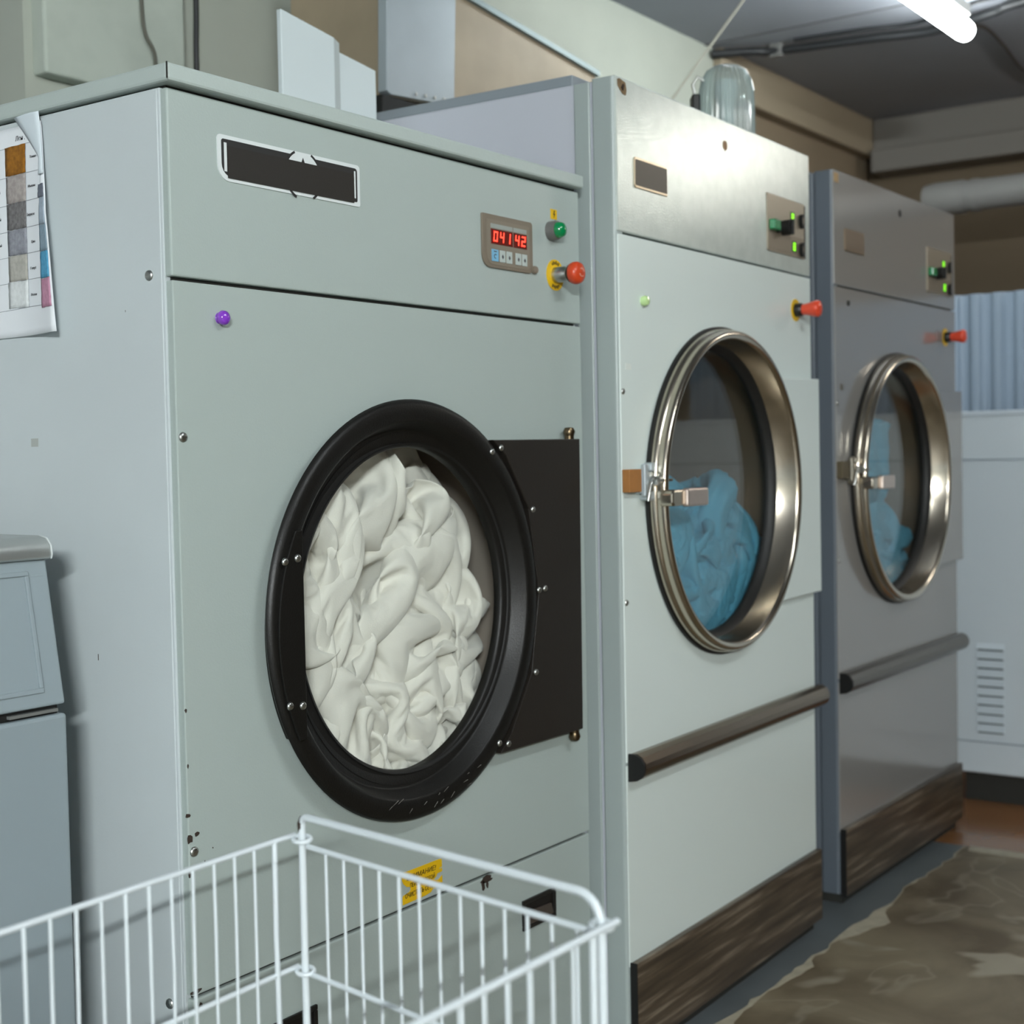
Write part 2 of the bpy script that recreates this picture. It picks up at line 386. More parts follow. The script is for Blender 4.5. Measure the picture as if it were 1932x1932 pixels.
struct(MB().box(2.56, 4.12, 1.06, 1.13, 2.53, CEIL).build('trim_2', M_beam, bev=.008))
b = MB().box(4.06, 4.17, -6, 1.06, 2.53, CEIL); b.box(3.98, 4.17, -6, 1.04, 2.44, 2.545)
struct(b.build('trim_3', mat('grey_beam', rgb(122, 119, 114), .6), bev=.01))
# thin dark joints between the ceiling boards
struct(MB().box(2.49, 2.5, -6, 1.1, CEIL - .003, CEIL + .002).build('trim_4', mat('joint', rgb(96, 96, 98), .8)))
# linoleum sheet with a ragged edge along the machines
random.seed(4)
def ragged(x0, x1, f, n):
    out = []
    for i in range(n + 1):
        x = x0 + (x1 - x0) * i / n; out.append((x, f(x)))
    return out
def edge_y(x): return -.055 + .022 * mnoise.noise((x * 3.1, 5.2, 0)) + .02 * mnoise.noise((x * 9, 1.2, 0)) + .008 * mnoise.noise((x * 30, 2.2, 0))
poly = ragged(-3.0, 1.84, edge_y, 150) + [(1.86 + .012 * mnoise.noise((0, y * 6, 3)), y) for y in np.linspace(-.08, -3.5, 40)] + [(-3.0, -3.5)]
lino = MB().prism(poly, .0005, .0035, 'z').build('linoleum_sheet', M_lino)
tag(lino, 'worn brown linoleum sheet with pale stains on the floor before the machines', 'floor covering')
random.seed(9)
e1 = MB().prism(ragged(-3, 1.84, edge_y, 150) + ragged(1.84, -3, lambda x: edge_y(x) - .003 - .075 * max(0, mnoise.noise((x * 4.3, 7.7, 0))) - .03 * max(0, mnoise.noise((x * 13, 3.7, 0))) , 150), .0036, .0042, 'z')
e1.prism([(1.852, -.07)] + [(1.852, y) for y in (-.5, -1, -3.4)] + [(1.80 - .02 * mnoise.noise((0, y * 5, 9)), y) for y in (-3.4, -2.2, -1.4, -1, -.6, -.4, -.2, -.08)], .0036, .0042, 'z')
e1.build('worn_edge', M_linoe, lino)

# ------------------------------------------------------------------ fluorescent lamps
def tube_lamp(cx, cy, cz, L, glow, label, group='fluorescent ceiling lamps', rz=0):
    t = root('fluorescent_lamp', (cx, cy, cz), rz)
    MB().box(-L / 2 + .05, L / 2 - .05, -.03, .03, .022, .06).build('housing', M_lampbody, t, bev=.004)
    c = MB()
    c.lathe([(1e-5, -L / 2), (.022, -L / 2 + .004), (.034, -L / 2 + .016), (.036, -L / 2 + .04), (.036, L / 2 - .04), (.034, L / 2 - .016), (.022, L / 2 - .004), (1e-5, L / 2)], (0, 0, -.018), 'x', 14)
    c.build('lit_tube', glow, t)
    MB().cyl((0, 0, 0), .004, .05, CEIL - cz, 'z', 8).build('hanger', M_dk, t)
    return tag(t, label, 'lamp', None)
tube_lamp(1.97, .165, 2.62, 1.30, M_tubeglow, 'lit white fluorescent tube lamp on the ceiling above the far dryers')

# ================================================================== LAUNDRY DRYER 1 (near, sage)
X1, Y1 = -1.0508, .0595; W1 = 1.0103; D1 = .98
d1 = tag(root('tumble_dryer', (X1, Y1, 0)), 'pale green industrial tumble dryer with black round door, nearest the camera', 'tumble dryer')
def wx(x): return x - X1
cx1, cz1 = wx(-.578), .942
sy = lambda y: y - Y1
b = MB().box(.0, .012, .012, D1, .03, 1.681); b.box(W1 - .012, W1, .012, D1, .03, 1.681); b.box(.012, W1 - .012, D1 - .015, D1, .03, 1.681); b.box(.012, W1 - .012, .012, D1 - .015, .03, .05)
b.box(-.0012, .001, .0165, D1, .03, 1.679)
b.build('side_panels', M_side, d1, bev=.003)
MB().box(-.012, W1 - .008, -.018, D1, 1.684, 1.708).build('top_cover', M_cover, d1, bev=.004)
MB().box(-.0126, -.0114, -.0188, -.0165, 1.686, 1.7075).build('corner_gap', M_seam, d1)
MB().box(.006, W1 - .006, .006, D1 - .02, 1.66, 1.686).build('inner_frame', M_seam, d1)
MB().box(.002, W1, 0, .014, 1.432, 1.680).build('control_fascia', M_sage, d1, bev=.0025)
holed_panel(.003, W1, .461, 1.4265, cx1, cz1, .305, .0, .014).build('front_panel', M_sage, d1, bev=.0018)
MB().box(.004, W1, 0.001, .014, .03, .4555).build('lower_panel', M_sage, d1, bev=.0025)
for z0, z1 in ((1.42, 1.44), (.45, .465)): MB().box(.01, W1 - .01, .010, .02, z0, z1).build('seam_gap', M_seam, d1)
MB().box(.03, W1 - .03, .03, D1 - .03, 0, .04).build('plinth', M_seam, d1)
# drum behind the door
MB().lathe([(.30, .012), (.30, .03), (.36, .04), (.36, .50), (.05, .52), (1e-5, .52)], (cx1, 0, cz1), 'y', 96).build('drum', M_drum1, d1)
# door
dr = MB().lathe([(.312, .0), (.314, -.010), (.331, -.015), (.3355, -.021), (.333, -.027), (.326, -.030), (.304, -.030), (.299, -.027), (.288, -.004), (.284, -.001), (.266, -.001), (.262, .004), (.262, .016), (.30, .018), (.30, .0)], (cx1, 0, cz1), 'y', 128, closed=True).build('door', M_blackpaint, d1)
gx = wx(-.562)
MB().lathe([(.284, -.0015), (.284, .0002), (.2665, -.0003), (.266, -.003), (.262, -.0015), (.2595, .004), (.2595, .008), (.262, .010)], (gx, 0, cz1), 'y', 128).build('gasket', M_rubber, dr)
g = MB().lathe([(1e-5, .006), (.262, .006), (.262, .010), (1e-5, .010)], (gx, 0, cz1), 'y', 96, smooth=False)
g.build('glass', M_glass, dr)
seg = []
for i in range(25):
    a = PI - .49 + .98 * i / 24; seg.append((cx1 + .322 * math.cos(a), cz1 - .01 + .322 * math.sin(a)))
ch = wx(-.848)
MB().prism([(ch, seg[0][1] - .0), (ch, seg[-1][1] + .0)] + seg[::-1], -.0345, -.004, 'y').build('handle_plate', M_blackpaint, dr, bev=.0015)
for x, z in [(-.886, 1.0404), (-.8602, 1.0439), (-.883, .8343), (-.8571, .831)]: screw(dr, wx(x), z, -.0345, .0062)
# scratches on the lower rim
random.seed(3)
for k in range(14):
    a = -PI / 2 - .25 + random.uniform(-.28, .75); r = random.uniform(.306, .326); x, z = cx1 + r * math.cos(a), cz1 + r * math.sin(a); L = random.uniform(.004, .016); t = random.uniform(.1, .7)
    MB().prism([(x, z), (x + L * math.cos(t), z + L * math.sin(t)), (x + L * math.cos(t), z + L * math.sin(t) + .0007)], -.0305, -.0301, 'y').build('scratch', mat('bare_scratch', rgb(150, 146, 140), .5), dr)
# hinge plate
hp = MB().prism([(wx(-.3725), 1.2121), (wx(-.0973), 1.2134), (wx(-.1035), .6713), (wx(-.368), .6722), (wx(-.335), .70), (wx(-.268), .80), (wx(-.2405), .94), (wx(-.268), 1.09), (wx(-.335), 1.185)], -.030, -.002, 'y').build('hinge_plate', mat('brown_black_paint', rgb(31, 27, 23), .42, bump=.12, bscale=420), d1, bev=.0015)
for x, z in [(-.3763, 1.1922), (-.3498, 1.1984), (-.2568, 1.0888), (-.2417, .9441), (-.223, .9453), (-.2567, .7986), (-.372, .6913), (-.3454, .6857)]: screw(hp, wx(x), z, -.0302, .0058)
for z, s in ((1.2134, 1), (.6713, -1)):
    b = MB(); b.cyl((wx(-.115), -.018, z), .009, s * 0, s * .006, 'z', 16); b.lathe([(1e-5, s * .022), (.008, s * .021), (.0115, s * .014), (.009, s * .006)], (wx(-.115), -.018, z), 'z', 20)
    b.cyl((wx(-.115) + .016, 0, z + s * .01), .005, -.012, 0, 'y', 12); b.build('hinge_pin', M_brass, hp)
# name plate with its dark tape
npl = MB().prism(rrect(wx(-.962), wx(-.668), 1.571, 1.634, (.022, .004, .006, .006)), -.0016, 0, 'y').build('name_plate', mat('white_sticker', rgb(214, 220, 220), .4), d1)
M_npk = mat('black_print', rgb(40, 40, 40), .45)
MB().prism(rrect(wx(-.955), wx(-.6745), 1.5775, 1.6285, (.017, .003, .005, .004)), -.0020, -.0016, 'y').build('printed_border', M_npk, npl)
MB().box(wx(-.9505), wx(-.9455), -.0024, -.002, 1.584, 1.6235).build('border_gap', MC['white_sticker'], npl)
MB().box(wx(-.6815), wx(-.6785), -.0024, -.002, 1.583, 1.624).build('border_gap', MC['white_sticker'], npl)
def arcpoly(cx, cz, rx, rz, a0, a1, wd, n=10):
    o = [(cx + rx * math.cos(a0 + (a1 - a0) * i / n), cz + rz * math.sin(a0 + (a1 - a0) * i / n)) for i in range(n + 1)]
    i_ = [(cx + (rx - wd) * math.cos(a0 + (a1 - a0) * i / n), cz + (rz - wd) * math.sin(a0 + (a1 - a0) * i / n)) for i in range(n, -1, -1)]
    return o + i_
ex = wx(-.794)
def ell(a): return (ex + .038 * math.cos(a), 1.6005 + .036 * math.sin(a))
MB().prism([(x, min(z, 1.6328)) for x, z in (ell(2 * PI * i / 48) for i in range(48)) if z > 1.5722], -.0024, -.002, 'y').build('emblem_field', MC['white_sticker'], npl)
for a0, a1 in ((.45, 1.10), (PI - 1.10, PI - .45), (PI + .72, PI + 1.15), (2 * PI - 1.0, 2 * PI - .62)): MB().prism(arcpoly(ex, 1.6005, .0395, .0375, a0, a1, .0034), -.0028, -.0024, 'y').build('emblem_arc', M_npk, npl)
b = MB().prism([(ex - .004, 1.618), (ex + .004, 1.618), (ex, 1.6265)], -.0028, -.0024, 'y')
b.build('emblem', M_npk, npl)
MB().box(wx(-.9445), wx(-.6835), -.0034, -.0024, 1.5755, 1.6195).build('dark_tape', mat('dark_tape', rgb(37, 34, 30), .5, bump=.1, bscale=300), npl)
# control panel with display and keys
cp = MB().prism(rrect(wx(-.355), wx(-.2025), 1.511, 1.603, (.022, .012, .006, .003)), -.004, 0, 'y').build('control_panel', M_plate, d1, bev=.001)
MB().prism(rrect(wx(-.343), wx(-.2135), 1.5165, 1.594, (.016, .01, .004, .003)), -.0046, -.004, 'y').build('panel_border', mat('taupe_inner', rgb(126, 117, 103), .45), cp)
b = MB().box(wx(-.332), wx(-.267), -.0052, -.0045, 1.5795, 1.587); b.box(wx(-.264), wx(-.223), -.0052, -.0045, 1.5795, 1.587); b.build('title_strip', mat('strip', rgb(150, 156, 150), .5), cp)
def seven(mb, ch, x, z, w, h, t, y0, y1, sl=.12):
    S7 = {'0': 'abcdef', '4': 'bcfg', '1': 'bc', '2': 'abdeg', '8': 'abcdefg', '6': 'acdefg', '5': 'acdfg', '3': 'abcdg'}[ch]
    Q = {'a': (0, h - t, w, h), 'g': (0, h / 2 - t / 2, w, h / 2 + t / 2), 'd': (0, 0, w, t), 'f': (0, h / 2, t, h), 'e': (0, 0, t, h / 2), 'b': (w - t, h / 2, w, h), 'c': (w - t, 0, w, h / 2)}
    for k in S7:
        x0, z0, x1, z1 = Q[k]; g = t * .12
        x0 += g; x1 -= g; z0 += g; z1 -= g
        mb.prism([(x + x0 + sl * z0, z + z0), (x + x1 + sl * z0, z + z0), (x + x1 + sl * z1, z + z1), (x + x0 + sl * z1, z + z1)], y0, y1, 'y')
for (xa, xb, s, name) in ((-.3315, -.267, '041', 'display'), (-.2635, -.2235, '42', 'display')):
    dsp = MB().box(wx(xa), wx(xb), -.0056, -.0045, 1.5525, 1.5778).build(name, M_redwin, cp)
    b = MB(); n = len(s); st = .0192
    for i, chh in enumerate(s): seven(b, chh, wx((xa + xb) / 2) - st * n / 2 + st * i + .002, 1.5562, .0125, .0185, .0032, -.0060, -.0056)
    b.build('lit_digits', M_redled, dsp)
for (xa, xb, mm) in ((-.3305, -.3105, M_bluebtn), (-.3068, -.2900, M_whtbtn), (-.2866, -.2692, M_whtbtn), (-.2588, -.2414, M_whtbtn), (-.2383, -.2228, M_whtbtn)):
    k = MB().box(wx(xa), wx(xb), -.0056, -.0045, 1.5222, 1.5430).build('key', mm, cp, bev=.0006)
    xc = wx((xa + xb) / 2); b = MB()
    if mm is M_bluebtn: b.box(xc - .004, xc + .004, -.006, -.0055, 1.5385, 1.5402); b.prism(arcpoly(xc, 1.531, .004, .004, .6, 5.2, .0012, 12), -.006, -.0055, 'y')
    else: b.prism([(xc - .003, 1.532), (xc, 1.528), (xc + .003, 1.532), (xc, 1.536)], -.006, -.0055, 'y')
    b.build('key_symbol', M_ink2, k)
MB().lathe([(1e-5, -.008), (.006, -.0075), (.0075, -.004), (.0075, 0)], (wx(-.1965), 0, 1.519), 'y', 18).build('knob', M_plate, d1)
# green indicator and tag
gl = MB().lathe([(.0175, 0), (.0175, -.014), (.0165, -.018), (.0145, -.018)], (wx(-.139), 0, 1.596), 'y', 32).build('indicator_lamp', mat('grey_bezel', rgb(120, 118, 116), .45, metal=.5), d1)
MB().lathe([(.0148, -.012), (.0146, -.022), (.012, -.029), (.006, -.032), (1e-5, -.0325)], (wx(-.139), 0, 1.596), 'y', 32).build('lens', M_greenl, gl)
tg = MB().box(wx(-.137), wx(-.1165), -.0008, 0, 1.619, 1.637).build('voltage_tag', M_yellow, d1)
b = MB().prism([(wx(-.126), 1.635), (wx(-.1235), 1.635), (wx(-.1255), 1.629), (wx(-.1225), 1.629), (wx(-.128), 1.6205), (wx(-.1262), 1.6268), (wx(-.129), 1.6268)], -.0012, -.0008, 'y'); b.build('bolt_symbol', M_ink, tg)
# emergency stop
def estop(parent, x, z, rd, mhead, cone=False):
    e = MB().lathe([(1e-5, -.0015), (rd, -.0015), (rd, 0)], (x, 0, z), 'y', 40, smooth=False).build('emergency_stop', M_yellow, parent)
    if not cone:
        for a0 in (PI * .35, PI * 1.35):
            b = MB()
            for i in range(6):
                a = a0 + i * .19; r0, r1 = rd * .68, rd * (.84 if i % 2 else .9)
                b.prism([(x + r * math.cos(a + da), z + r * math.sin(a + da)) for r, da in ((r0, -.06), (r1, -.05), (r1, .05), (r0, .06))], -.0019, -.0015, 'y')
            b.build('print_mark', M_ink, e)
        MB().lathe([(.0145, -.001), (.0145, -.024), (.0125, -.026), (.0125, -.034)], (x, 0, z), 'y', 32).build('collar', M_zinc, e)
        MB().lathe([(.0125, -.030), (.0165, -.034), (.0165, -.038), (.012, -.040)], (x, 0, z), 'y', 32).build('bezel', M_blackpl, e)
        hd = MB().lathe([(.013, -.037), (.019, -.039), (.0205, -.044), (.0205, -.050), (.018, -.0555), (.012, -.058), (1e-5, -.0592)], (x, 0, z), 'y', 40).build('push_head', mhead, e)
        b = MB()
        for a0 in (.3, PI + .3): b.prism(arcpoly(x, z, .008, .008, a0, a0 + 1.9, .0016, 10), -.0600, -.0580, 'y')
        b.build('arrow_mark', mat('pale_print', rgb(214, 150, 130), .5), hd)
    else:
        MB().lathe([(.016, -.001), (.016, -.016), (.012, -.020)], (x, 0, z), 'y', 28).build('collar', M_blackpl, e)
        MB().lathe([(.0125, -.018), (.014, -.030), (.019, -.050), (.020, -.056), (.018, -.061), (.010, -.064), (1e-5, -.0645)], (x, 0, z), 'y', 36).build('push_head', mhead, e)
    return e
estop(d1, wx(-.126), 1.5165, .0285, M_orange)
for x, z in [(-1.0375, 1.2177), (-1.0388, .6572)]: screw(d1, wx(x), z, 0, .0072)
for y, z in [(.1, 1.4354), (.1015, .4443)]: screw(d1, sy(y), z, -.0012, .0075, axis='x')
# paint chips
random.seed(7); b = MB()
def blob(mb, x, z, rx, rz, y0, y1, n=9, sd=.35):
    mb.prism([(x + rx * (1 + random.uniform(-sd, sd)) * math.cos(2 * PI * i / n), z + rz * (1 + random.uniform(-sd, sd)) * math.sin(2 * PI * i / n)) for i in range(n)], y0, y1, 'y')
for x, z, rx, rz in [(-1.0457, .6762, .0055, .006), (-1.0330, .680, .0045, .004), (-1.0475, .708, .004, .003), (-1.0470, .628, .002, .004), (-1.0455, .775, .0015, .003), (-1.046, .85, .0015, .003), (-1.041, .466, .009, .003), (-1.034, .444, .003, .006), (-1.005, .655, .001, .001), (-1.02, .64, .001, .001)]:
    b = MB(); blob(b, wx(x), z, rx, rz, -.0005, 0.001); b.build('paint_chip', M_chip, d1)
b = MB()
blob(b, wx(-.376), .4512, .017, .005, -.0006, .002, 13); blob(b, wx(-.386), .443, .004, .008, -.0006, .002); blob(b, wx(-.374), .442, .003, .007, -.0006, .002)
tag(b.build('paint_chip', M_chip, d1), 'large rusty chip with drips at the lower seam')
# torn warning label
P0 = [(-.604, .5185), (-.5012, .5185), (-.5008, .5045), (-.508, .5035), (-.507, .5015), (-.5008, .5025), (-.5008, .4965), (-.514, .4960), (-.5155, .4925), (-.524, .488), (-.512, .4845), (-.5005, .490), (-.5005, .478), (-.516, .479), (-.515, .4735), (-.526, .4735), (-.531, .4695), (-.545, .4675), (-.6035, .4665), (-.604, .4785), (-.602, .4815), (-.586, .4840), (-.583, .4875), (-.5855, .492), (-.593, .4935), (-.600, .499), (-.6045, .5065)]
ws = MB().prism([(wx(x), z) for x, z in P0], -.0008, 0.0005, 'y').build('warning_label', M_yellow, d1)
for s, z, sz, x, w in (('ВНИМАНИЕ!', .5035, .0112, -.594, 1.12), ('ПЕРЕД РАБОТОЙ', .4905, .0098, -.586, .78), ('ОЧИСТИТЬ СЕТКУ', .4755, .0105, -.5985, .82)):
    text(s, sz, M_ink, ws, (wx(x), -.001, z), (1, 0, 0), (0, 0, 1), shear=.2, width=w)
# recessed handles on the lower panel
for (xa, xb, za, zb) in ((-.2715, -.1655, .329, .3845), (-.945, -.809, .318, .3735)):
    h = MB()
    x0, x1 = wx(xa), wx(xb); fr = .008
    h.box(x0, x1, -.004, .001, zb - fr, zb); h.box(x0, x1, -.004, .001, za, za + fr); h.box(x0, x0 + fr, -.004, .001, za + fr, zb - fr); h.box(x1 - fr, x1, -.004, .001, za + fr, zb - fr)
    hh = h.build('recessed_handle', M_blackpl, d1, bev=.0015)
    MB().box(x0 + fr, x1 - fr, -.0005, .001, za + fr, zb - fr).build('recess', mat('recess_dark', rgb(20, 18, 16), .5), hh)
    MB().prism([(x0 + fr, za + fr), (x1 - fr, za + fr), (x1 - fr - .008, zb - .026), (x0 + fr + .008, zb - .022)], -.0035, -.0005, 'y').build('grip', mat('grip_plastic', rgb(70, 62, 56), .35), hh, bev=.001)
# marks on the side
b = MB(); b.box(-.0018, 0, sy(.349), sy(.365), 1.211, 1.223); tag(b.build('glue_mark', mat('old_glue', rgb(168, 172, 168), .6), d1), 'square old glue mark on the side')
b = MB(); b.box(-.0015, 0, sy(.2292), sy(.2305), .908, .917); b.box(-.0015, 0, sy(.15), sy(.1505), 1.39, 1.393); b.build('rust_mark', M_chip, d1)

# colour chart on the side of dryer 1
def lift(y, z):
    t = max(0., min(1., (.40 - y) / .12)); s = max(0., min(1., (1.66 - z) / .12)); return .004 + .020 * t * t * (.25 + .75 * s)
def pp(y, z, off=0): return (X1 - .001 - lift(y, z) - off, y, z)
def right_y(z): return float(np.interp(z, [1.365, 1.40, 1.447, 1.50, 1.55, 1.60, 1.65, 1.685], [.2675, .2715, .2755, .280, .289, .300, .308, .313]))
def patch(y0, y1, z0, z1, off, nu=10, nv=14, rag=0, fn=None, seed=0):
    m = MB(); v = []; random.seed(seed)
    for j in range(nv + 1):
        for i in range(nu + 1):
            z = z0 + (z1 - z0) * j / nv; yy1 = min(max(y1, right_y(z) + .004), 9) if fn is None else fn(z); y = y0 + (yy1 - y0) * i / nu
            if rag and (i in (0, nu) or j in (0, nv)): y += random.uniform(-rag, rag); z += random.uniform(-rag, rag)
            v.append(pp(y, z, off))
    f = [(j * (nu + 1) + i, j * (nu + 1) + i + 1, (j + 1) * (nu + 1) + i + 1, (j + 1) * (nu + 1) + i) for j in range(nv) for i in range(nu)]
    return m.add(v, f, True)
def thin(o, t=.0004):
    s_ = o.modifiers.new('thickness', 'SOLIDIFY'); s_.thickness = t; s_.offset = 0; return o
ch1 = thin(patch(.58, 0, 1.371, 1.672, 0, 24, 30, fn=right_y).build('colour_chart', M_paper), .0003)
tag(ch1, 'white paper linen colour chart with fabric swatches taped to the pale green dryer side', 'colour chart')
def fab(name, c, c2): return mat(name, c, .9, bump=.5, bscale=900, col2=c2, vscale=160)
SW = [('brown_swatch', rgb(158, 104, 24), rgb(128, 82, 14)), ('taupe_swatch', rgb(176, 168, 164), rgb(154, 146, 142)), ('dark_grey_swatch', rgb(128, 126, 126), rgb(98, 96, 96)), ('grey_swatch', rgb(154, 156, 164), rgb(132, 134, 142)), ('sand_swatch', rgb(186, 184, 176), rgb(170, 168, 160)), ('white_swatch', rgb(226, 230, 230), rgb(214, 218, 218))]
zc = [1.6455, 1.6035, 1.5635, 1.5255, 1.4885, 1.4510, 1.4120]
M_line = mat('table_line', rgb(150, 154, 160), .7)
for i, (nm, a, c) in enumerate(SW):
    thin(patch(.3975 - (0 if i < 5 else -.002), .349, zc[i + 1] + .0004, zc[i] - .0004, .0012, 6, 6, rag=.0007, fn=lambda z: .3492, seed=i).build('fabric_swatch', fab(nm, a, c), ch1), .0008)
SW2 = [None, ('slate_swatch', rgb(112, 118, 130), rgb(92, 98, 110)), ('pale_blue_swatch', rgb(170, 184, 198), rgb(156, 170, 184)), ('steel_blue_swatch', rgb(142, 162, 176), rgb(128, 150, 164)), ('sky_blue_swatch', rgb(92, 168, 204), rgb(76, 152, 190)), ('pink_swatch', rgb(204, 152, 176), rgb(190, 136, 160))]
zd = [1.640, 1.6015, 1.562, 1.5235, 1.4855, 1.4475, 1.4065]
for i, s_ in enumerate(SW2):
    if s_ is None: continue
    ye = .3085 if i > 1 else .3135
    thin(patch(ye, 0, zd[i + 1] + .0004, zd[i] - (.0004 if i > 1 else .02), .0012, 6, 6, rag=.0006, fn=lambda z: right_y(z) + .0042, seed=20 + i).build('fabric_swatch', fab(s_[0], s_[1], s_[2]), ch1), .0008)
b = MB()
for i in range(7):
    b.tube([pp(y, zc[i] + (.349 - y) * (-.02 if y < .349 else .03), .0006) for y in np.linspace(.58, .310 if i < 1 else .309, 16)], .00035, 4)
for y in (.3985, .3487): b.tube([pp(y, z, .0006) for z in np.linspace(zc[0], zc[-1], 12)], .00035, 4)
b.tube([pp(.3092, z, .0006) for z in np.linspace(zd[1], zd[-1], 12)], .00035, 4)
b.build('table_lines', M_line, ch1)
def ctext(s, size, y, z, al='CENTER', m=None):
    p = pp(y, z, .0008); text(s, size, m or M_ink2, ch1, p, Vector((0, -1, 0)), (0, 0, 1), align=al, shear=.12)
ctext('Лен .', .0095, .3615, 1.6515)
for s, z in (('Темно-', 1.6225), ('Мышиный', 1.5810), ('Бирюзовый', 1.5405), ('Циан', 1.5015), ('Голубой', 1.4640), ('Розовый', 1.4265)):
    ctext(s, .0050, .329, z)
for i in range(4): ctext('ый', .0055, .4165, (zc[i] + zc[i + 1]) / 2 - .003)
# paper tape over the upper right corner
tp = MB(); v = []
for j in range(13):
    t = j / 12; z = 1.690 - .095 * t
    ya = .378 - .066 * min(1, t * 1.35); yb = right_y(z) - .0005 - .001 * t
    for i in range(5):
        y = ya + (yb - ya) * i / 4; v.append((X1 - .0035 - lift(y, z) - .002 * math.sin(PI * i / 4), y, z))
tp.add(v, [(j * 5 + i, j * 5 + i + 1, (j + 1) * 5 + i + 1, (j + 1) * 5 + i) for j in range(12) for i in range(4)], True)
thin(tp.build('paper_tape', M_tape, ch1), .0004)

# magnets
tag(MB().lathe([(1e-5, -.016), (.005, -.0155), (.009, -.0125), (.0105, -.008), (.009, -.004), (.006, -.0025), (.008, -.0002)], (-.9655, Y1, 1.3812), 'y', 28).build('magnet', M_purple), 'shiny purple round magnet on the pale green dryer front', 'magnet')

# ================================================================== DRYERS 2 and 3
def wall_dryer(name, loc, rz, label, P):
    d = tag(root(name, loc, rz), label, 'tumble dryer')
    Wd, H, D = .952, 1.90, .98; cx, cz = .443, 1.10
    mf, ms, mt = P['front'], P['side'], P['top']
    b = MB().box(.004, .020, .02, D, .03, H - .004); b.box(Wd - .020, Wd - .004, .02, D, .03, H - .004); b.box(.02, Wd - .02, D - .015, D, .03, H - .004); b.box(.02, Wd - .02, .02, D - .015, .03, .05)
    b.box(.02, Wd - .02, .02, D - .015, H - .02, H - .004)
    b.build('cabinet', ms, d, bev=.004)
    b = MB().prism(rrect(-.001, .024, .002, .05, (.008, 0, 0, .004), 4), .03, H - .002, 'z')
    b.prism(rrect(.0005, .012, .056, .092, (.004, 0, 0, .004), 4), .03, H - .006, 'z'); b.build('corner_post', P.get('post', ms), d)
    MB().box(.003, Wd - .003, 0, .016, 1.607, H).build('control_fascia', mt, d, bev=.003)
    holed_panel(.004, Wd - .003, .588, 1.603, cx, cz, .335, .0, .016).build('front_panel', mf, d, bev=.002)
    MB().box(.004, Wd - .003, .001, .016, .19, .583).build('lower_panel', mf, d, bev=.002)
    for z0, z1 in ((1.59, 1.62), (.57, .60), (.05, .2)): MB().box(.012, Wd - .012, .012, .02, z0, z1).build('seam_gap', M_seam, d)
    k = MB().box(.006, Wd - .004, -.014, .0, .025, .199).build('kick_plate', M_kick, d, bev=.002)
    MB().box(.0045, .0065, -.0145, .0, .022, .2).build('edge_strip', M_rubber, k)
    MB().box(.02, Wd - .02, .004, D - .02, 0, .03).build('plinth', M_seam, d)
    MB().box(.012, Wd - .012, .10, D, H - .004, H + .018).build('top_lid', P['lid'], d, bev=.003)
    # handle bar: half-round strip with black end caps
    pr = [(0, .606), (-.014, .606), (-.026, .600), (-.034, .588), (-.035, .574), (-.029, .562), (-.018, .555), (0, .552)]
    hb = MB(); n = len(pr)
    v = [(x, y, z) for x in (.014, Wd + .010) for y, z in pr]
    hb.add(v, [(i, (i + 1) % n, n + (i + 1) % n, n + i) for i in range(n)], True); hb.f += [tuple(range(n)), tuple(range(n, 2 * n))]; hb.sm += [False, False]
    h = hb.build('handle_bar', P['bar'], d)
    h.data.polygons.foreach_set('use_smooth', [False] * len(h.data.polygons)); h.modifiers.new('bevel', 'BEVEL').width = .004; h.modifiers['bevel'].segments = 3
    MB().prism([(y * 1.02, z) for y, z in pr], .0085, .0145, 'x').build('end_cap', M_rubber, h)
    # hinge cover plate on the right
    hc = MB().prism([(.72, 1.352), (.953, 1.357), (.956, .838), (.68, .835)] + [(cx + .346 * math.cos(t), cz + .346 * math.sin(t)) for t in np.linspace(-.80, .72, 20)], -.018, -.001, 'y').build('hinge_cover', mf, d, bev=.002)
    for z in (1.315, .90): MB().cyl((.956, -.008, z), .004, -.0, .003, 'x', 12).build('rivet', M_zinc, hc)
    # drum
    MB().lathe([(.338, .017), (.338, .045), (.37, .055), (.37, .60), (.04, .62), (1e-5, .62)], (cx, 0, cz), 'y', 96).build('drum', M_drum, d)
    # door
    dr = MB().lathe([(.347, -.010), (.347, -.020), (.342, -.024), (.3425, -.030), (.3425, -.037), (.338, -.042), (.332, -.043), (.326, -.040), (.323, -.033), (.316, .018), (.312, .022), (.312, .034), (.33, .034), (.33, -.01)], (cx, 0, cz), 'y', 128, closed=True).build('door', M_chrome, d)
    MB().lathe([(.345, .0), (.352, -.002), (.352, -.008), (.347, -.0105), (.328, -.0105), (.328, 0)], (cx, 0, cz), 'y', 128).build('gasket', M_rubber, d)
    MB().lathe([(.317, .012), (.312, .015), (.306, .024), (.304, .028), (.304, .036), (.312, .038)], (cx, 0, cz), 'y', 128).build('glass_seal', M_rubber, dr)
    g = MB().lathe([(1e-5, .030), (.306, .030), (.306, .035), (1e-5, .035)], (cx, 0, cz), 'y', 96, smooth=False)
    g.build('glass', M_glass2, dr)
    # lever
    lv = MB(); lv.prism(rrect(.084, .140, 1.080, 1.112, (.010, .004, .004, .010)), -.066, -.036, 'y'); lv.build('lever', M_chrome, dr, bev=.004)
    MB().prism(rrect(.134, .226, 1.078, 1.114, (.005, .006, .006, .005)), -.074, -.058, 'y').build('lever_grip', mat('pale_steel', rgb(206, 190, 180), .34, metal=.8), dr, bev=.004)
    # latch
    lt = MB(); 
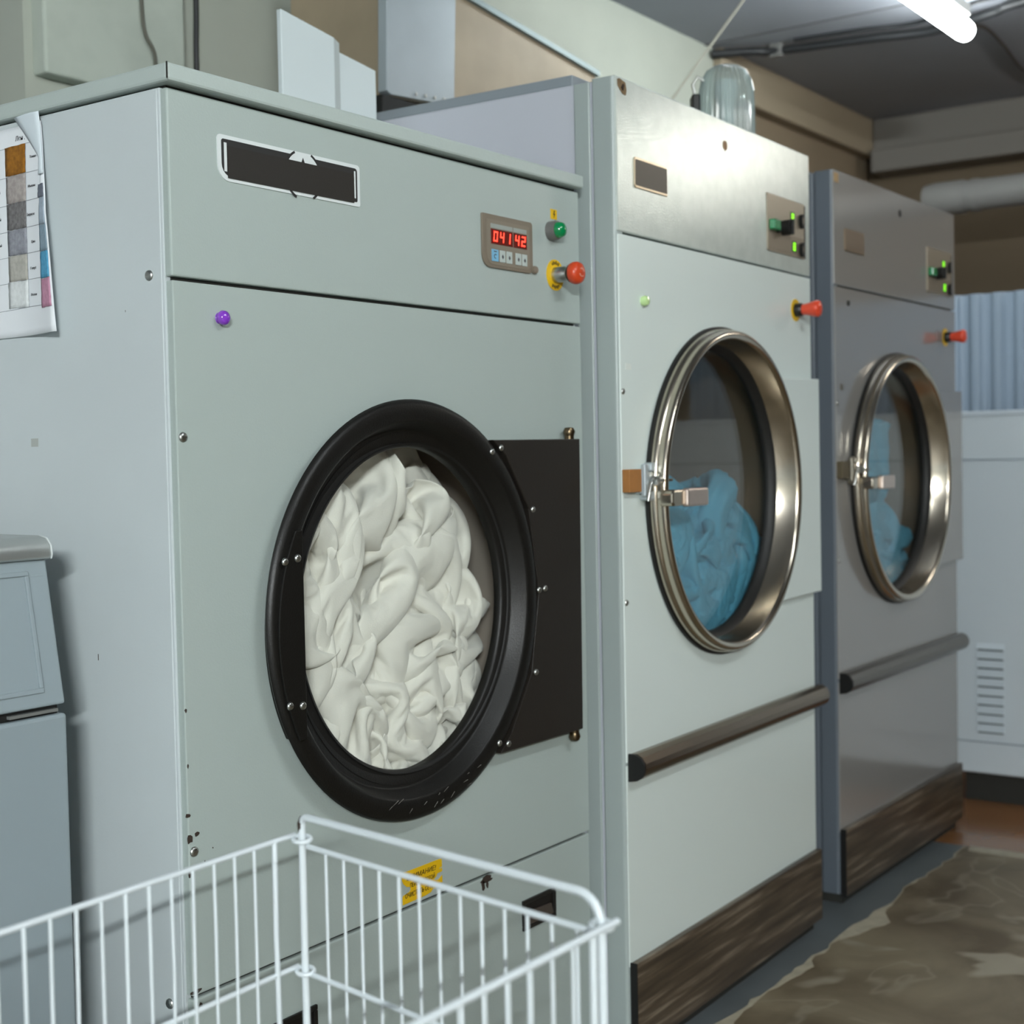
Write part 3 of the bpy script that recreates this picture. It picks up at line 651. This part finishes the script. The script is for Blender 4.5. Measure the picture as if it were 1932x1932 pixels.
    lt.box(.050, .118, -.012, 0, 1.106, 1.152); lt.box(.060, .074, -.020, -.01, 1.10, 1.164); lt.prism(rrect(.086, .112, 1.148, 1.166, (.004, .004, .007, .007)), -.02, 0, 'y'); lt.prism(rrect(.072, .112, 1.092, 1.110, (.006, .008, .004, .004)), -.02, 0, 'y')
    L = lt.build('latch_body', P['latch'], d, bev=.003)
    MB().box(.004, .052, -.016, 0, 1.110, 1.154).build('latch_board', P['board'], L, bev=.001)
    MB().cyl((0, -.03, 1.131), .009, .085, .118, 'x', 20).build('striker', M_zinc, L); MB().cyl((0, -.03, 1.131), .0028, .118, .150, 'x', 12).build('pin', M_brass, L)
    MB().tube([(.079, -.024, 1.136), (.072, -.030, 1.138), (.062, -.030, 1.122), (.058, -.026, 1.092)], .0035, 8).build('hook', M_zinc, L)
    # plate, panel, e-stop, small things
    pl = MB().prism(rrect(.068, .203, 1.698, 1.757, (.006, .003, .003, .006)), -.003, 0, 'y').build('name_plate', P['plrim'], d, bev=.001)
    MB().prism(rrect(.071, .2005, 1.7025, 1.7525, (.004, .002, .002, .002)), -.0036, -.003, 'y').build('plate_face', P['plface'], pl)
    c = MB().prism(rrect(.692, .911, 1.644, 1.776, (.006, .006, .006, .003)), -.003, 0, 'y').build('control_panel', M_panel3, d, bev=.001)
    MB().box(.9075, .912, -.004, .0, 1.646, 1.772).build('panel_edge', M_seam, c)
    MB().box(.697, .905, -.0036, -.003, 1.648, 1.692).build('lower_field', mat('field', rgb(128, 116, 100), .4, metal=.3), c)
    MB().box(.700, .735, -.018, -.003, 1.693, 1.716).build('rocker_switch', M_greenl, c, bev=.002)
    k = MB(); k.cyl((.777, 0, 1.704), .0175, -.026, -.003, 'y', 24); k.box(.773, .781, -.032, -.003, 1.687, 1.722); k.build('rotary_knob', M_rubber, c, bev=.002)
    MB().cyl((.744, 0, 1.698), .009, -.012, -.003, 'y', 16).build('button', M_rubber, c)
    for zz, chh in ((1.7225, '8'), (1.655, '8')):
        w = MB().box(.824 if zz > 1.7 else .832, .848 if zz > 1.7 else .856, -.0042, -.003, zz, zz + .026).build('display', M_grnwin, c)
        q = MB(); seven(q, chh, .8285 if zz > 1.7 else .8365, zz + .003, .013, .020, .0042, -.0048, -.0042, .05); q.build('lit_digits', M_grnled, w)
        kk = MB(); kk.prism(arcpoly(.887, zz + .010, .014, .017, PI * .4, PI * 1.6, .007, 10), -.012, -.003, 'y'); kk.build('selector', M_rubber, c)
    estop(d, .855, 1.519, .0265, M_orange2, True)
    k = MB().lathe([(1e-5, -.003), (.007, -.003), (.0105, -.001), (.0105, 0)], (.478, 0, 1.846), 'y', 18).build('plug', P['plug'], d)
    for x, z in ((.012, 1.303), (.012, .898)): screw(d, x, z, 0, .006)
    return d
P2 = dict(post=M_post2, front=M_white2, side=M_side2, top=M_galv, bar=M_chromed, latch=mat('pale_zinc', rgb(186, 194, 198), .4, metal=.5), board=M_wood, plrim=mat('plate_rim', rgb(214, 196, 170), .3, metal=.8), plface=mat('plate_dark', rgb(70, 62, 52), .4), lid=mat('lid_grey', rgb(132, 140, 146), .5), plug=mat('brown_plug', rgb(150, 120, 92), .5))
P3 = dict(front=M_grey3, side=M_side3, top=M_grey3, bar=mat('grey_bar', rgb(112, 106, 100), .3, metal=.8), latch=mat('old_zinc', rgb(140, 134, 122), .35, metal=.8), board=mat('dark_board', rgb(92, 82, 62), .6), plrim=mat('rim3', rgb(120, 104, 84), .35, metal=.6), plface=mat('face3', rgb(106, 88, 68), .4), lid=M_side3, plug=M_rubber)
d2 = wall_dryer('tumble_dryer', (0, 0, 0), .0234, 'white industrial tumble dryer with steel round door and blue laundry, in the middle', P2)
d3 = wall_dryer('tumble_dryer', (1.1351, .0385, 0), 0, 'grey glossy tumble dryer with steel round door, furthest of the three', P3)
random.seed(2)
b = MB(); b.prism([(.010, 1.893), (.018, 1.896), (.040, 1.892), (.0445, 1.878), (.041, 1.868), (.030, 1.869), (.018, 1.876), (.011, 1.882)], -.0012, 0, 'y'); tag(b.build('bare_patch', mat('bare_patch', rgb(120, 98, 70), .6, var=.2, vscale=60), d2), 'brown bare patch in the upper corner')
MB().prism([(.022, 1.880), (.030, 1.888), (.034, 1.884), (.029, 1.874)], -.0025, -.001, 'y').build('rust_flake', M_chip, d2)
MB().box(.024, .046, -.0006, 0, 1.345, 1.357).build('pale_sticker', mat('pale_sticker', rgb(222, 228, 222), .5), d2)
MB().box(.006, .034, -.0012, 0, 1.868, 1.892).build('bare_patch', mat('tan_patch', rgb(170, 140, 96), .6), d3)
MB().cyl((.092, 0, 1.565), .007, -.003, 0, 'y', 14).build('plug', M_seam, d3)
MB().box(.034, .052, -.0012, 0, 1.338, 1.353).build('dark_sticker', mat('dark_sticker', rgb(96, 92, 82), .5), d3)
MB().box(.775, .835, -.0008, 0, 1.508, 1.534).build('faded_label', mat('faded_label', rgb(134, 122, 118), .4), d3)
tag(MB().lathe([(1e-5, -.014), (.008, -.0125), (.0105, -.007), (.009, 0)], (.0958, .0022, 1.4813), 'y', 24).build('magnet', M_lime), 'small lime green magnet on the white dryer front', 'magnet')

# ================================================================== LAUNDRY INSIDE THE DRUMS
def drum_coll(cx, cy, cz, r, front, bumps):
    def c(Q):
        Q[..., 1] = np.clip(Q[..., 1], front, None)
        dx = Q[..., 0] - cx; dz = Q[..., 2] - cz; rr = np.sqrt(dx * dx + dz * dz) + 1e-9; k = np.minimum(1, r / rr)
        Q[..., 0] = cx + dx * k; Q[..., 2] = cz + dz * k
        for bx, by, bz, ax, ay, az in bumps:
            ex, ey, ez = (Q[..., 0] - bx) / ax, (Q[..., 1] - by) / ay, (Q[..., 2] - bz) / az
            l = np.sqrt(ex * ex + ey * ey + ez * ez) + 1e-9; m = l < 1; s = np.where(m, 1 / l, 1)
            Q[..., 0] = bx + ex * s * ax; Q[..., 1] = by + ey * s * ay; Q[..., 2] = bz + ez * s * az
    return c
def over(cx, cy, cz, ax, ay, az, rot=0., tilt=0., spread=1.0, k=0, amp=.018, bendf=1.5):
    """places a cloth over the front half of an ellipsoid, rotated by rot in the door plane"""
    def fn(u, v):
        a = (u - .5) * 2 * spread; b_ = (v - .5) * 2 * spread
        r2 = np.clip(a * a + b_ * b_, 0, 1.6); y = cy - ay * np.sqrt(np.clip(1.05 - r2 * .62, 0, None))
        c_, s_ = math.cos(rot), math.sin(rot)
        X = a * ax; Z = b_ * az
        if k: y = y + amp * np.sin(2 * PI * k * u + bendf * np.sin(2.2 * v + k) + 1.3 * k) * (.6 + .4 * np.cos(3 * v + u)); X = X * (.72 + .28 * np.abs(np.sin(1.5 * v + .6)))
        return cx + X * c_ - Z * s_, y + tilt * b_, cz + X * s_ + Z * c_
    return fn
DX, DZ = -.576, .942
FR = Y1 + .016
spec1 = [  # centre, half sizes, rotation, cloth size, seed, folds, bump scale, label
    ('linen_towel', (-.585, FR + .125, 1.03), (.15, .115, .19), -.75, (.92, .48), 11, 9, .6, 'white linen towel draped in long diagonal folds in the middle of the black door window'),
    ('linen_towel', (-.735, FR + .13, 1.06), (.09, .11, .17), .25, (.58, .48), 21, 4, .7, 'white linen towel twisted at the upper left of the black door window'),
    ('linen_towel', (-.42, FR + .16, 1.01), (.12, .11, .15), .35, (.52, .46), 31, 4, .8, 'greyish white linen towel at the right edge of the black door window'),
    ('linen_towel', (-.445, FR + .115, .765), (.13, .105, .115), -.35, (.58, .42), 41, 4, .8, 'bright white linen towel bunched at the lower right of the black door window'),
    ('linen_towel', (-.72, FR + .15, .86), (.12, .11, .17), .1, (.64, .48), 51, 5, .7, 'white linen towel hanging at the lower left of the black door window'),
    ('linen_towel', (-.42, FR + .135, .885), (.13, .105, .10), .9, (.48, .46), 61, 5, .75, 'creased white linen towel right of centre in the black door window'),
    ('linen_towel', (-.50, FR + .21, 1.16), (.20, .10, .09), .15, (.60, .40), 71, 5, .8, 'shaded white linen towel along the top of the black door window'),
    ('linen_towel', (-.605, FR + .115, .745), (.105, .105, .115), .45, (.48, .38), 81, 4, .8, 'small white linen towel at the bottom of the black door window'),
]
for nm, c, a, ro, sz, sd, kf, bs, lb in spec1:
    bump = [(c[0], c[1] + .02, c[2], a[0] * .85, a[1] * bs, a[2] * .85)]
    o = linen(nm, M_linen, over(*c, *a, ro, k=kf), sz, (41, 29), 0, drum_coll(DX, 0, DZ, .335, FR, bump), sd, levels=2, its=(130, 50, 20), grow=1.004)
    tag(o, lb, 'towel', 'white linens in the black door dryer')
# dryer 2 : blue linen
FR2 = .065
spec2 = [
    ('blue_sheet', (.585, FR2 + .15, .985), (.17, .13, .13), -.1, (.80, .62), 111, 'blue linen sheet on top of the heap in the white dryer'),
    ('blue_sheet', (.56, FR2 + .13, .86), (.16, .12, .12), .4, (.80, .60), 121, 'crumpled blue linen sheet at the bottom of the heap in the white dryer'),
    ('blue_sheet', (.40, FR2 + .11, .93), (.14, .10, .14), -.3, (.66, .60), 131, 'blue linen sheet on the left of the heap in the white dryer'),
    ('blue_sheet', (.70, FR2 + .16, .88), (.12, .12, .14), .2, (.56, .60), 141, 'blue linen sheet on the right of the heap in the white dryer'),
]
for nm, c, a, ro, sz, sd, lb in spec2:
    bump = [(c[0], c[1] + .02, c[2], a[0] * .86, a[1] * .9, a[2] * .86)]
    o = linen(nm, M_blue, over(*c, *a, ro), sz, (25, 25), 0, drum_coll(.443, 0, 1.10, .355, FR2, bump), sd, grow=1.04)
    tag(o, lb, 'sheet', 'blue sheets in the white dryer')
FR3 = .0385 + .055
def hang(cx, cy, cz, w, h, lean):
    def fn(u, v):
        return cx + (u - .5) * w + lean * (.5 - v) * h + .02 * np.sin(v * 9), cy + .05 * np.cos(u * 7) + .03 * np.sin(v * 5), cz + (v - .5) * h
    return fn
o = linen('blue_sheet', M_blue, hang(1.1351 + .52, FR3 + .04, 1.01, .27, .50, .30), (.50, .58), (25, 25), 0, drum_coll(1.1351 + .443, 0, 1.10, .355, FR3, []), 151, grav=.0001)
tag(o, 'blue linen sheet tumbling behind the door of the grey dryer', 'sheet')
o = linen('blue_sheet', M_blue, over(1.1351 + .55, FR3 + .10, .88, .13, .10, .12, .3), (.5, .46), (25, 25), 0, drum_coll(1.1351 + .443, 0, 1.10, .355, FR3, [(1.1351 + .55, FR3 + .12, .88, .11, .09, .10)]), 161)
tag(o, 'blue linen sheet lying at the bottom behind the grey dryer door', 'sheet')

# ================================================================== APPLIANCE AT THE LEFT
ap = tag(root('washing_machine', (-1.163, .157, 0)), 'grey laundry appliance with sloping upper panel and silver rounded top, at the left edge', 'appliance')
MB().box(-.62, 0, .03, .62, .02, 1.045).build('body', M_fridge, ap, bev=.006)
MB().box(-.62, .0, 0, .03, .03, .858).build('lower_door', M_fridge, ap, bev=.005, seg=3)
MB().prism([(.002, .870), (.034, 1.061), (.06, 1.061), (.06, .870)], -.62, .0, 'x').build('upper_panel', M_fridge, ap, bev=.004, seg=3)
def slope(z): return .002 + (z - .870) / (1.061 - .870) * .032
b = MB()
for (xa, xb, za, zb) in ((-.60, -.032, 1.040, 1.046), (-.60, -.032, .889, .895), (-.038, -.032, .895, 1.040), (-.60, -.594, .895, 1.04)):
    b.add([(x, slope(z) + q, z) for x in (xa, xb) for z in (za, zb) for q in (-.003, .003)], [(0, 1, 3, 2), (4, 6, 7, 5), (0, 4, 5, 1), (2, 3, 7, 6), (0, 2, 6, 4), (1, 5, 7, 3)])
b.build('panel_frame', M_fridge, ap, bev=.001)
b = MB(); pr = [(.060, 1.060), (.026, 1.060), (.024, 1.066), (.026, 1.079), (.034, 1.088), (.048, 1.091), (.60, 1.093), (.60, 1.060)]
b.prism(pr, -.62, .002, 'x', True); tb = b.build('silver_top', M_silver, ap, bev=.003)
MB().prism([(y * 1.0 + .0005, z) for y, z in pr], .002, .0045, 'x').build('top_end_cap', mat('end_white', rgb(200, 206, 206), .4), tb, bev=.001)
MB().box(-.615, -.008, .010, .04, .857, .872).build('door_gap', M_rubber, ap)
MB().box(-.085, -.012, .003, .02, .8615, .8655).build('latch_strip', M_silver, ap)
for x in (-.57, -.05):
    for y in (.08, .56): MB().cyl((x, y, 0), .02, 0, .03, 'z', 14).build('foot', M_rubber, ap)

# ================================================================== WIRE BASKET TROLLEY
A = Vector((-1.262, -.357, 0)); B = Vector((-1.333, -.772, 0)); EL = -2.02
bk = tag(root('wire_basket', (-1.66, -.56, 0)), 'white coated wire laundry basket on legs in front of the pale green dryer', 'basket')
O = Vector((1.66, .56, 0))
ZT, ZM, ZB, ZH = .785, .644, .30, .8085
LA = Vector((EL, -.371, 0)); LB = Vector((EL - .06, -.760, 0))
def pz(p, z): return Vector((p.x, p.y, z)) + O
rp, rr, rw = .0040, .0030, .0017
uAB = (B - A).normalized(); out = Vector((1, 0, 0))
# end handles + legs: one bent tube each
def bent(P, Q, name):
    u = (Q - P).normalized(); pts = [pz(P, .02), pz(P, ZH - .012)]
    for i in range(1, 5): a = i / 4 * PI / 2; pts.append(pz(P, ZH) + u * (.010 * (1 - math.cos(a))) + Vector((0, 0, -.010 + .010 * math.sin(a))))
    for i in range(0, 7): a = i / 6 * PI / 2; pts.append(pz(Q, ZH) - u * (.026 - .026 * math.sin(a)) + Vector((0, 0, -.026 + .026 * math.cos(a))))
    pts.append(pz(Q, .02)); return MB().tube(pts, rp, 12).build(name, M_wire, bk)
hA = bent(A, B, 'end_handle'); hL = bent(LA, LB, 'end_handle')
MB().tube([pz(A, ZH - .016) + Vector((-.0006, .0006, 0)), pz(A, ZH - .008) + Vector((-.0006, .0007, 0)), pz(A, ZH - .002) + Vector((-.0002, -.002, .0006))], [.0034, .0041, .0036], 10).build('rust_spot', M_chip, hA)
ro = .011
def rail(P, Q, z, name='rail', r=rr):
    return MB().tube([pz(P, z), pz(Q, z)], r, 10).build(name, M_wire, bk)
for z in (ZT, ZM, ZB):
    off = Vector((-.004, .010, 0)); rail(A + Vector((.0, .0105, 0)), LA + Vector((0, .0105, 0)), z + .002)
    rail(B + Vector((.008, -.0105, 0)), LB + Vector((0, -.0105, 0)), z + .002, r=rr + .0004)
    rail(A + Vector((.0, -.008, 0)), B + Vector((0, .008, 0)), z - .003 if z < ZT else z - .008); rail(LA + Vector((.004, -.008, 0)), LB + Vector((.004, .008, 0)), z - .003)
    if z > ZB:
        for P, sgn in ((A, 1), (B, -1), (LA, 1), (LB, -1)):
            pts = [pz(P, z - .001) + Vector((.0085 * math.cos(t), .0095 * math.sin(t), .0015 * math.sin(t + 1))) for t in np.linspace(0, 2 * PI, 20)]
            MB().tube(pts, .0026, 10, caps=False).build('corner_ring', M_wire, bk)
wob = random.Random(5)
def wire(P, zt, r=rw):
    k = wob.uniform(-.0016, .0016); m2_ = wob.uniform(.62, .72)
    MB().tube([pz(P, zt), pz(P, m2_) + Vector((k, k * .5, 0)), pz(P, ZM + .001), pz(P, .48) + Vector((-k, 0, 0)), pz(P, ZB)], r, 7).build('wire', M_wire, bk)
x = -1.3249
for i in range(24):
    xx = -1.3249 - .0280 * i; yy = A.y + (LA.y - A.y) * (A.x - xx) / (A.x - LA.x) + .0085
    wire(Vector((xx, yy, 0)), ZT + .001)
wire(Vector((-1.2943, A.y + .0085, 0)), ZT + .002, .0030)
for t in [.0956, .1655, .2315, .2997, .3707, .4414, .5106, .5808, .6488, .7209, .7891, .8605, .932]: wire(A + (B - A) * t, ZT - .008)
for xx in [-1.3608 - .0303 * i for i in range(22)]:
    if abs(xx + 1.3608) < 1e-6: wire(Vector((xx, B.y - .0085, 0)), ZT, .0034)
    else: wire(Vector((xx, B.y - .0085 + .0002, 0)), ZT)
for t in np.linspace(.08, .92, 12): wire(LA + (LB - LA) * t, ZT - .003)
b = MB()
for t in np.linspace(0.03, .97, 14): b.tube([pz(A + (B - A) * t, ZB), pz(LA + (LB - LA) * t, ZB)], rw, 6)
b.build('bottom_grid', M_wire, bk)
for P in (A, B, LA, LB): MB().cyl(tuple(pz(P, 0)), .009, 0, .03, 'z', 12).build('foot', M_rubber, bk)

# ================================================================== DUCTS AND THINGS ON TOP
d = tag(root('metal_sheet', (-.30, .52, 1.708)), 'tall white metal sheet with slanted top standing on the pale green dryer', 'metal sheet')
MB().prism([(-.052, 0), (.0965, 0), (.0965, .310), (-.052, .331)], 0, .012, 'y').build('sheet', M_ductw, d, bev=.002)
MB().prism([(.0965, 0), (.113, 0), (.113, .302), (.0965, .310)], .002, .05, 'y').build('folded_edge', mat('duct_edge_grey', rgb(170, 178, 178), .5), d)
d = tag(root('metal_sheet', (-.17, .52, 1.708)), 'lower white metal sheet just right of the tall slanted one', 'metal sheet')
MB().prism([(-.010, 0), (.105, 0), (.105, .275), (.075, .279), (-.010, .290)], .012, .026, 'y').build('sheet', M_ductw, d, bev=.002)
hd = tag(root('exhaust_hood', (.30, .72, 1.93)), 'galvanised exhaust duct with slanted top rising behind the white dryer', 'duct')
def hx(x): return x - .30
MB().prism([(hx(.20), .0), (hx(1.10), .0), (hx(1.10), .313), (hx(.515), .376), (hx(.20), .41)], .0, .30, 'y').build('hood_body', M_hood, hd, bev=.002)
MB().prism([(hx(1.105), .308), (hx(1.105), .322), (hx(.20), .419), (hx(.20), .405)], -.012, .31, 'y').build('top_flange', M_edge, hd)
fp = MB().prism([(hx(.157), .082), (hx(.172), .075), (hx(.40), .092), (hx(.408), .098), (hx(.442), .70), (hx(.18), .70)], -.03, -.004, 'y').build('front_baffle', M_duct, hd, bev=.002)
for i in range(5): MB().cyl((hx(.26 + .035 * i), -.031, .093 + .0025 * i), .004, -.003, .002, 'y', 10).build('rivet', M_zinc, fp)
tag(MB().box(.06, .32, .62, .98, 1.919, 1.975).build('vent_box', M_rubber, bev=.004), 'flat black box on top of the white dryer under the galvanised baffle', 'box')
# bulkhead lamp lying on the white dryer
lp = tag(root('bulkhead_lamp', (.815, .175, 1.918), -.955), 'ribbed glass bulkhead lamp with black clip on top of the white dryer', 'lamp')
NR = 30; v = []; prof = [(.066, .005), (.066, .05), (.0655, .10), (.064, .135), (.058, .162), (.046, .183), (.03, .194), (.0, .197)]
mb = MB(); n = NR * 8
for i in range(n):
    a = 2 * PI * i / n; k = .0026 * math.cos(NR * a)
    for r, z in prof: v.append(((max(r + k * min(1, r / .05), 0)) * math.cos(a), (max(r + k * min(1, r / .05), 0)) * math.sin(a), z))
K = len(prof); mb.add(v, [(i * K + k, i * K + k + 1, ((i + 1) % n) * K + k + 1, ((i + 1) % n) * K + k) for i in range(n) for k in range(K - 1)], True)
mb.build('glass_dome', M_ribglass, lp)
MB().lathe([(1e-5, 0), (.072, 0), (.074, .012), (.068, .02), (.05, .02)], (0, 0, 0), 'z', 48).build('base_ring', mat('alu_ring', rgb(176, 184, 184), .4, metal=.6), lp)
MB().lathe([(1e-5, .03), (.02, .03), (.02, .10), (.03, .13), (.026, .16), (1e-5, .168)], (0, 0, 0), 'z', 32).build('bulb', mat('white_bulb', rgb(220, 226, 224), .4), lp)
MB().box(-.086, -.066, -.03, .02, .06, .125).build('clip', M_rubber, lp, bev=.004)
MB().tube([(-.076, -.012, .12), (-.082, -.012, .15), (-.070, -.012, .168), (-.056, -.012, .16), (-.052, -.012, .135)], .004, 8).build('wire_bail', M_zinc, lp)

# wall cables, string, ceiling cables
def cable(name, pts, r, label, cat='cable', m=M_dk):
    P = [Vector(p) for p in pts]; Q = []
    for i in range(len(P) - 1):
        p0, p1, p2, p3 = P[max(i - 1, 0)], P[i], P[i + 1], P[min(i + 2, len(P) - 1)]
        for k in range(8):
            t = k / 8; Q.append(.5 * ((2 * p1) + (p2 - p0) * t + (2 * p0 - 5 * p1 + 4 * p2 - p3) * t * t + (3 * p1 - p0 - 3 * p2 + p3) * t ** 3))
    Q.append(P[-1]); return tag(MB().tube(Q, r, 8).build(name, m), label, cat)
cable('wall_cable', [(-.235, 1.052, 2.45), (-.23, 1.052, 2.19), (-.222, 1.052, 2.12), (-.195, 1.052, 2.06), (-.185, 1.095, 1.9), (-.185, 1.095, 1.5)], .004, 'thin curved dark cable on the wall above the pale green dryer', m=mat('olive_cable', rgb(84, 84, 74), .6))
cable('wall_cable', [(-.034, 1.093, 2.68), (-.034, 1.093, 2.25), (-.038, 1.093, 2.09), (-.038, 1.093, 1.6)], .006, 'thick straight dark cable on the wall above the pale green dryer')
cable('pull_cord', [(1.66, 1.095, 1.96), (1.884, .90, 2.361), (2.0755, .7325, 2.695)], .004, 'pale slanting cord from the ceiling behind the white dryer', 'cord', mat('pale_cord', rgb(140, 138, 126), .6))
cable('ceiling_cable', [(2.53, 1.09, 2.672), (2.60, .95, 2.672), (2.64, .88, 2.67), (2.70, .55, 2.668), (2.745, .32, 2.665), (2.70, .1, 2.675), (2.66, -.02, 2.68), (2.6, -.6, 2.685)], .016, 'thick black cable across the ceiling passing the lit tube lamp')
cable('ceiling_cable', [(2.62, .80, 2.69), (2.66, .55, 2.692), (2.70, .36, 2.692), (2.60, .1, 2.692), (2.5, -.5, 2.692)], .007, 'thin dark cable beside the thick black ceiling cable')
cable('ceiling_cable', [(2.72, .20, 2.66), (2.92, .19, 2.688), (3.2, .21, 2.692), (3.62, .25, 2.692), (4.1, .22, 2.692)], .006, 'thin dark cable running on from the end of the lit tube lamp', m=mat('cable_brown', rgb(66, 62, 60), .6))
tag(MB().box(2.628, 2.652, .855, .905, 2.648, 2.70).build('cable_clip', mat('grey_clip', rgb(120, 120, 118), .5), bev=.003), 'small grey clip holding the black ceiling cable', 'clip')
# far pipe
pp_ = tag(root('duct_pipe', (3.45, .0, 2.19)), 'thick grey pipe under the ceiling behind the grey dryer', 'pipe')
MB().lathe([(1e-5, -3), (.062, -3), (.062, .50), (1e-5, .50)], (0, 0, 0), 'y', 32).build('pipe_run', M_pipe, pp_)
MB().lathe([(.05, .44), (.067, .44), (.067, .56), (.06, .60), (1e-5, .60)], (0, 0, 0), 'y', 32).build('pipe_coupling', M_pipe, pp_)
MB().lathe([(.062, .38), (.066, .38), (.066, .41), (.062, .41)], (0, 0, 0), 'y', 32, closed=True).build('pipe_strap', M_pipe, pp_)

# louvred cabinet at the far right
cb = tag(root('louvred_cabinet', (2.40, -.25, 0)), 'pale blue metal machine cabinet with louvres at the right edge', 'cabinet')
yl, yr = .40, -1.0
b = MB().box(.0, .30, yr, yl, .10, 1.30); b.build('body', M_cab, cb, bev=.006)
MB().box(.04, .28, yr + .02, yl - .02, 0, .10).build('plinth', M_seam, cb)
for z in (1.14, .204): MB().box(-.002, .002, yr, yl, z, z + .004).build('seam_line', mat('cab_seam', rgb(128, 140, 152), .6), cb)
b = MB().box(-.004, .31, yr, yl + .004, 1.285, 1.302); b.build('top_edge', mat('cab_top', rgb(196, 206, 214), .4), cb, bev=.003)
M_louvre_shade = mat('louvre_shade', rgb(74, 84, 92), .7)
for i in range(10):
    z = .5245 - .0305 * i; y0, y1 = .238, .328
    lv = MB().add([(0, y0, z + .010), (0, y1, z + .010), (-.013, y1, z - .007), (-.013, y0, z - .007), (0, y0, z - .007), (0, y1, z - .007)], [(0, 1, 2, 3), (3, 2, 5, 4), (0, 3, 4), (1, 5, 2), (0, 4, 5, 1)]).build('louvre', M_cab, cb)
    MB().box(-.0012, .001, y0 + .003, y1 - .003, z - .0145, z - .0075).build('shade_strip', M_louvre_shade, lv)  # dark strip, paints the shade under the louvre lip
# corrugated sheet behind it
cs = MB(); v = []; n = 220
for i in range(n + 1):
    y = .75 - 1.9 * i / n; x = 2.866 + .011 * math.tanh(2.2 * math.sin(y * 2 * PI / .080))
    v += [(x, y, .0), (x, y, 1.735), (x + .012, y, .0), (x + .012, y, 1.735)]
cs.add(v, [q for i in range(n) for q in ((4 * i, 4 * i + 1, 4 * i + 5, 4 * i + 4), (4 * i + 2, 4 * i + 6, 4 * i + 7, 4 * i + 3), (4 * i + 1, 4 * i + 3, 4 * i + 7, 4 * i + 5))])
tag(cs.build('corrugated_screen', M_corr), 'blue grey corrugated sheet screen standing behind the louvred cabinet', 'screen')

# lamps of the room out of the frame that light this corner
tube_lamp(3.18, -1.315, 2.45, .85, M_glareglow, 'lit tube lamp on the ceiling right of the frame')
tube_lamp(-.6, -2.0, 2.62, 1.30, M_roomglow, 'lit tube lamp on the ceiling behind the camera')
tube_lamp(-5.6, -4.0, 2.45, 1.50, M_keyglow, 'bright lit tube lamp at the far end behind the camera')
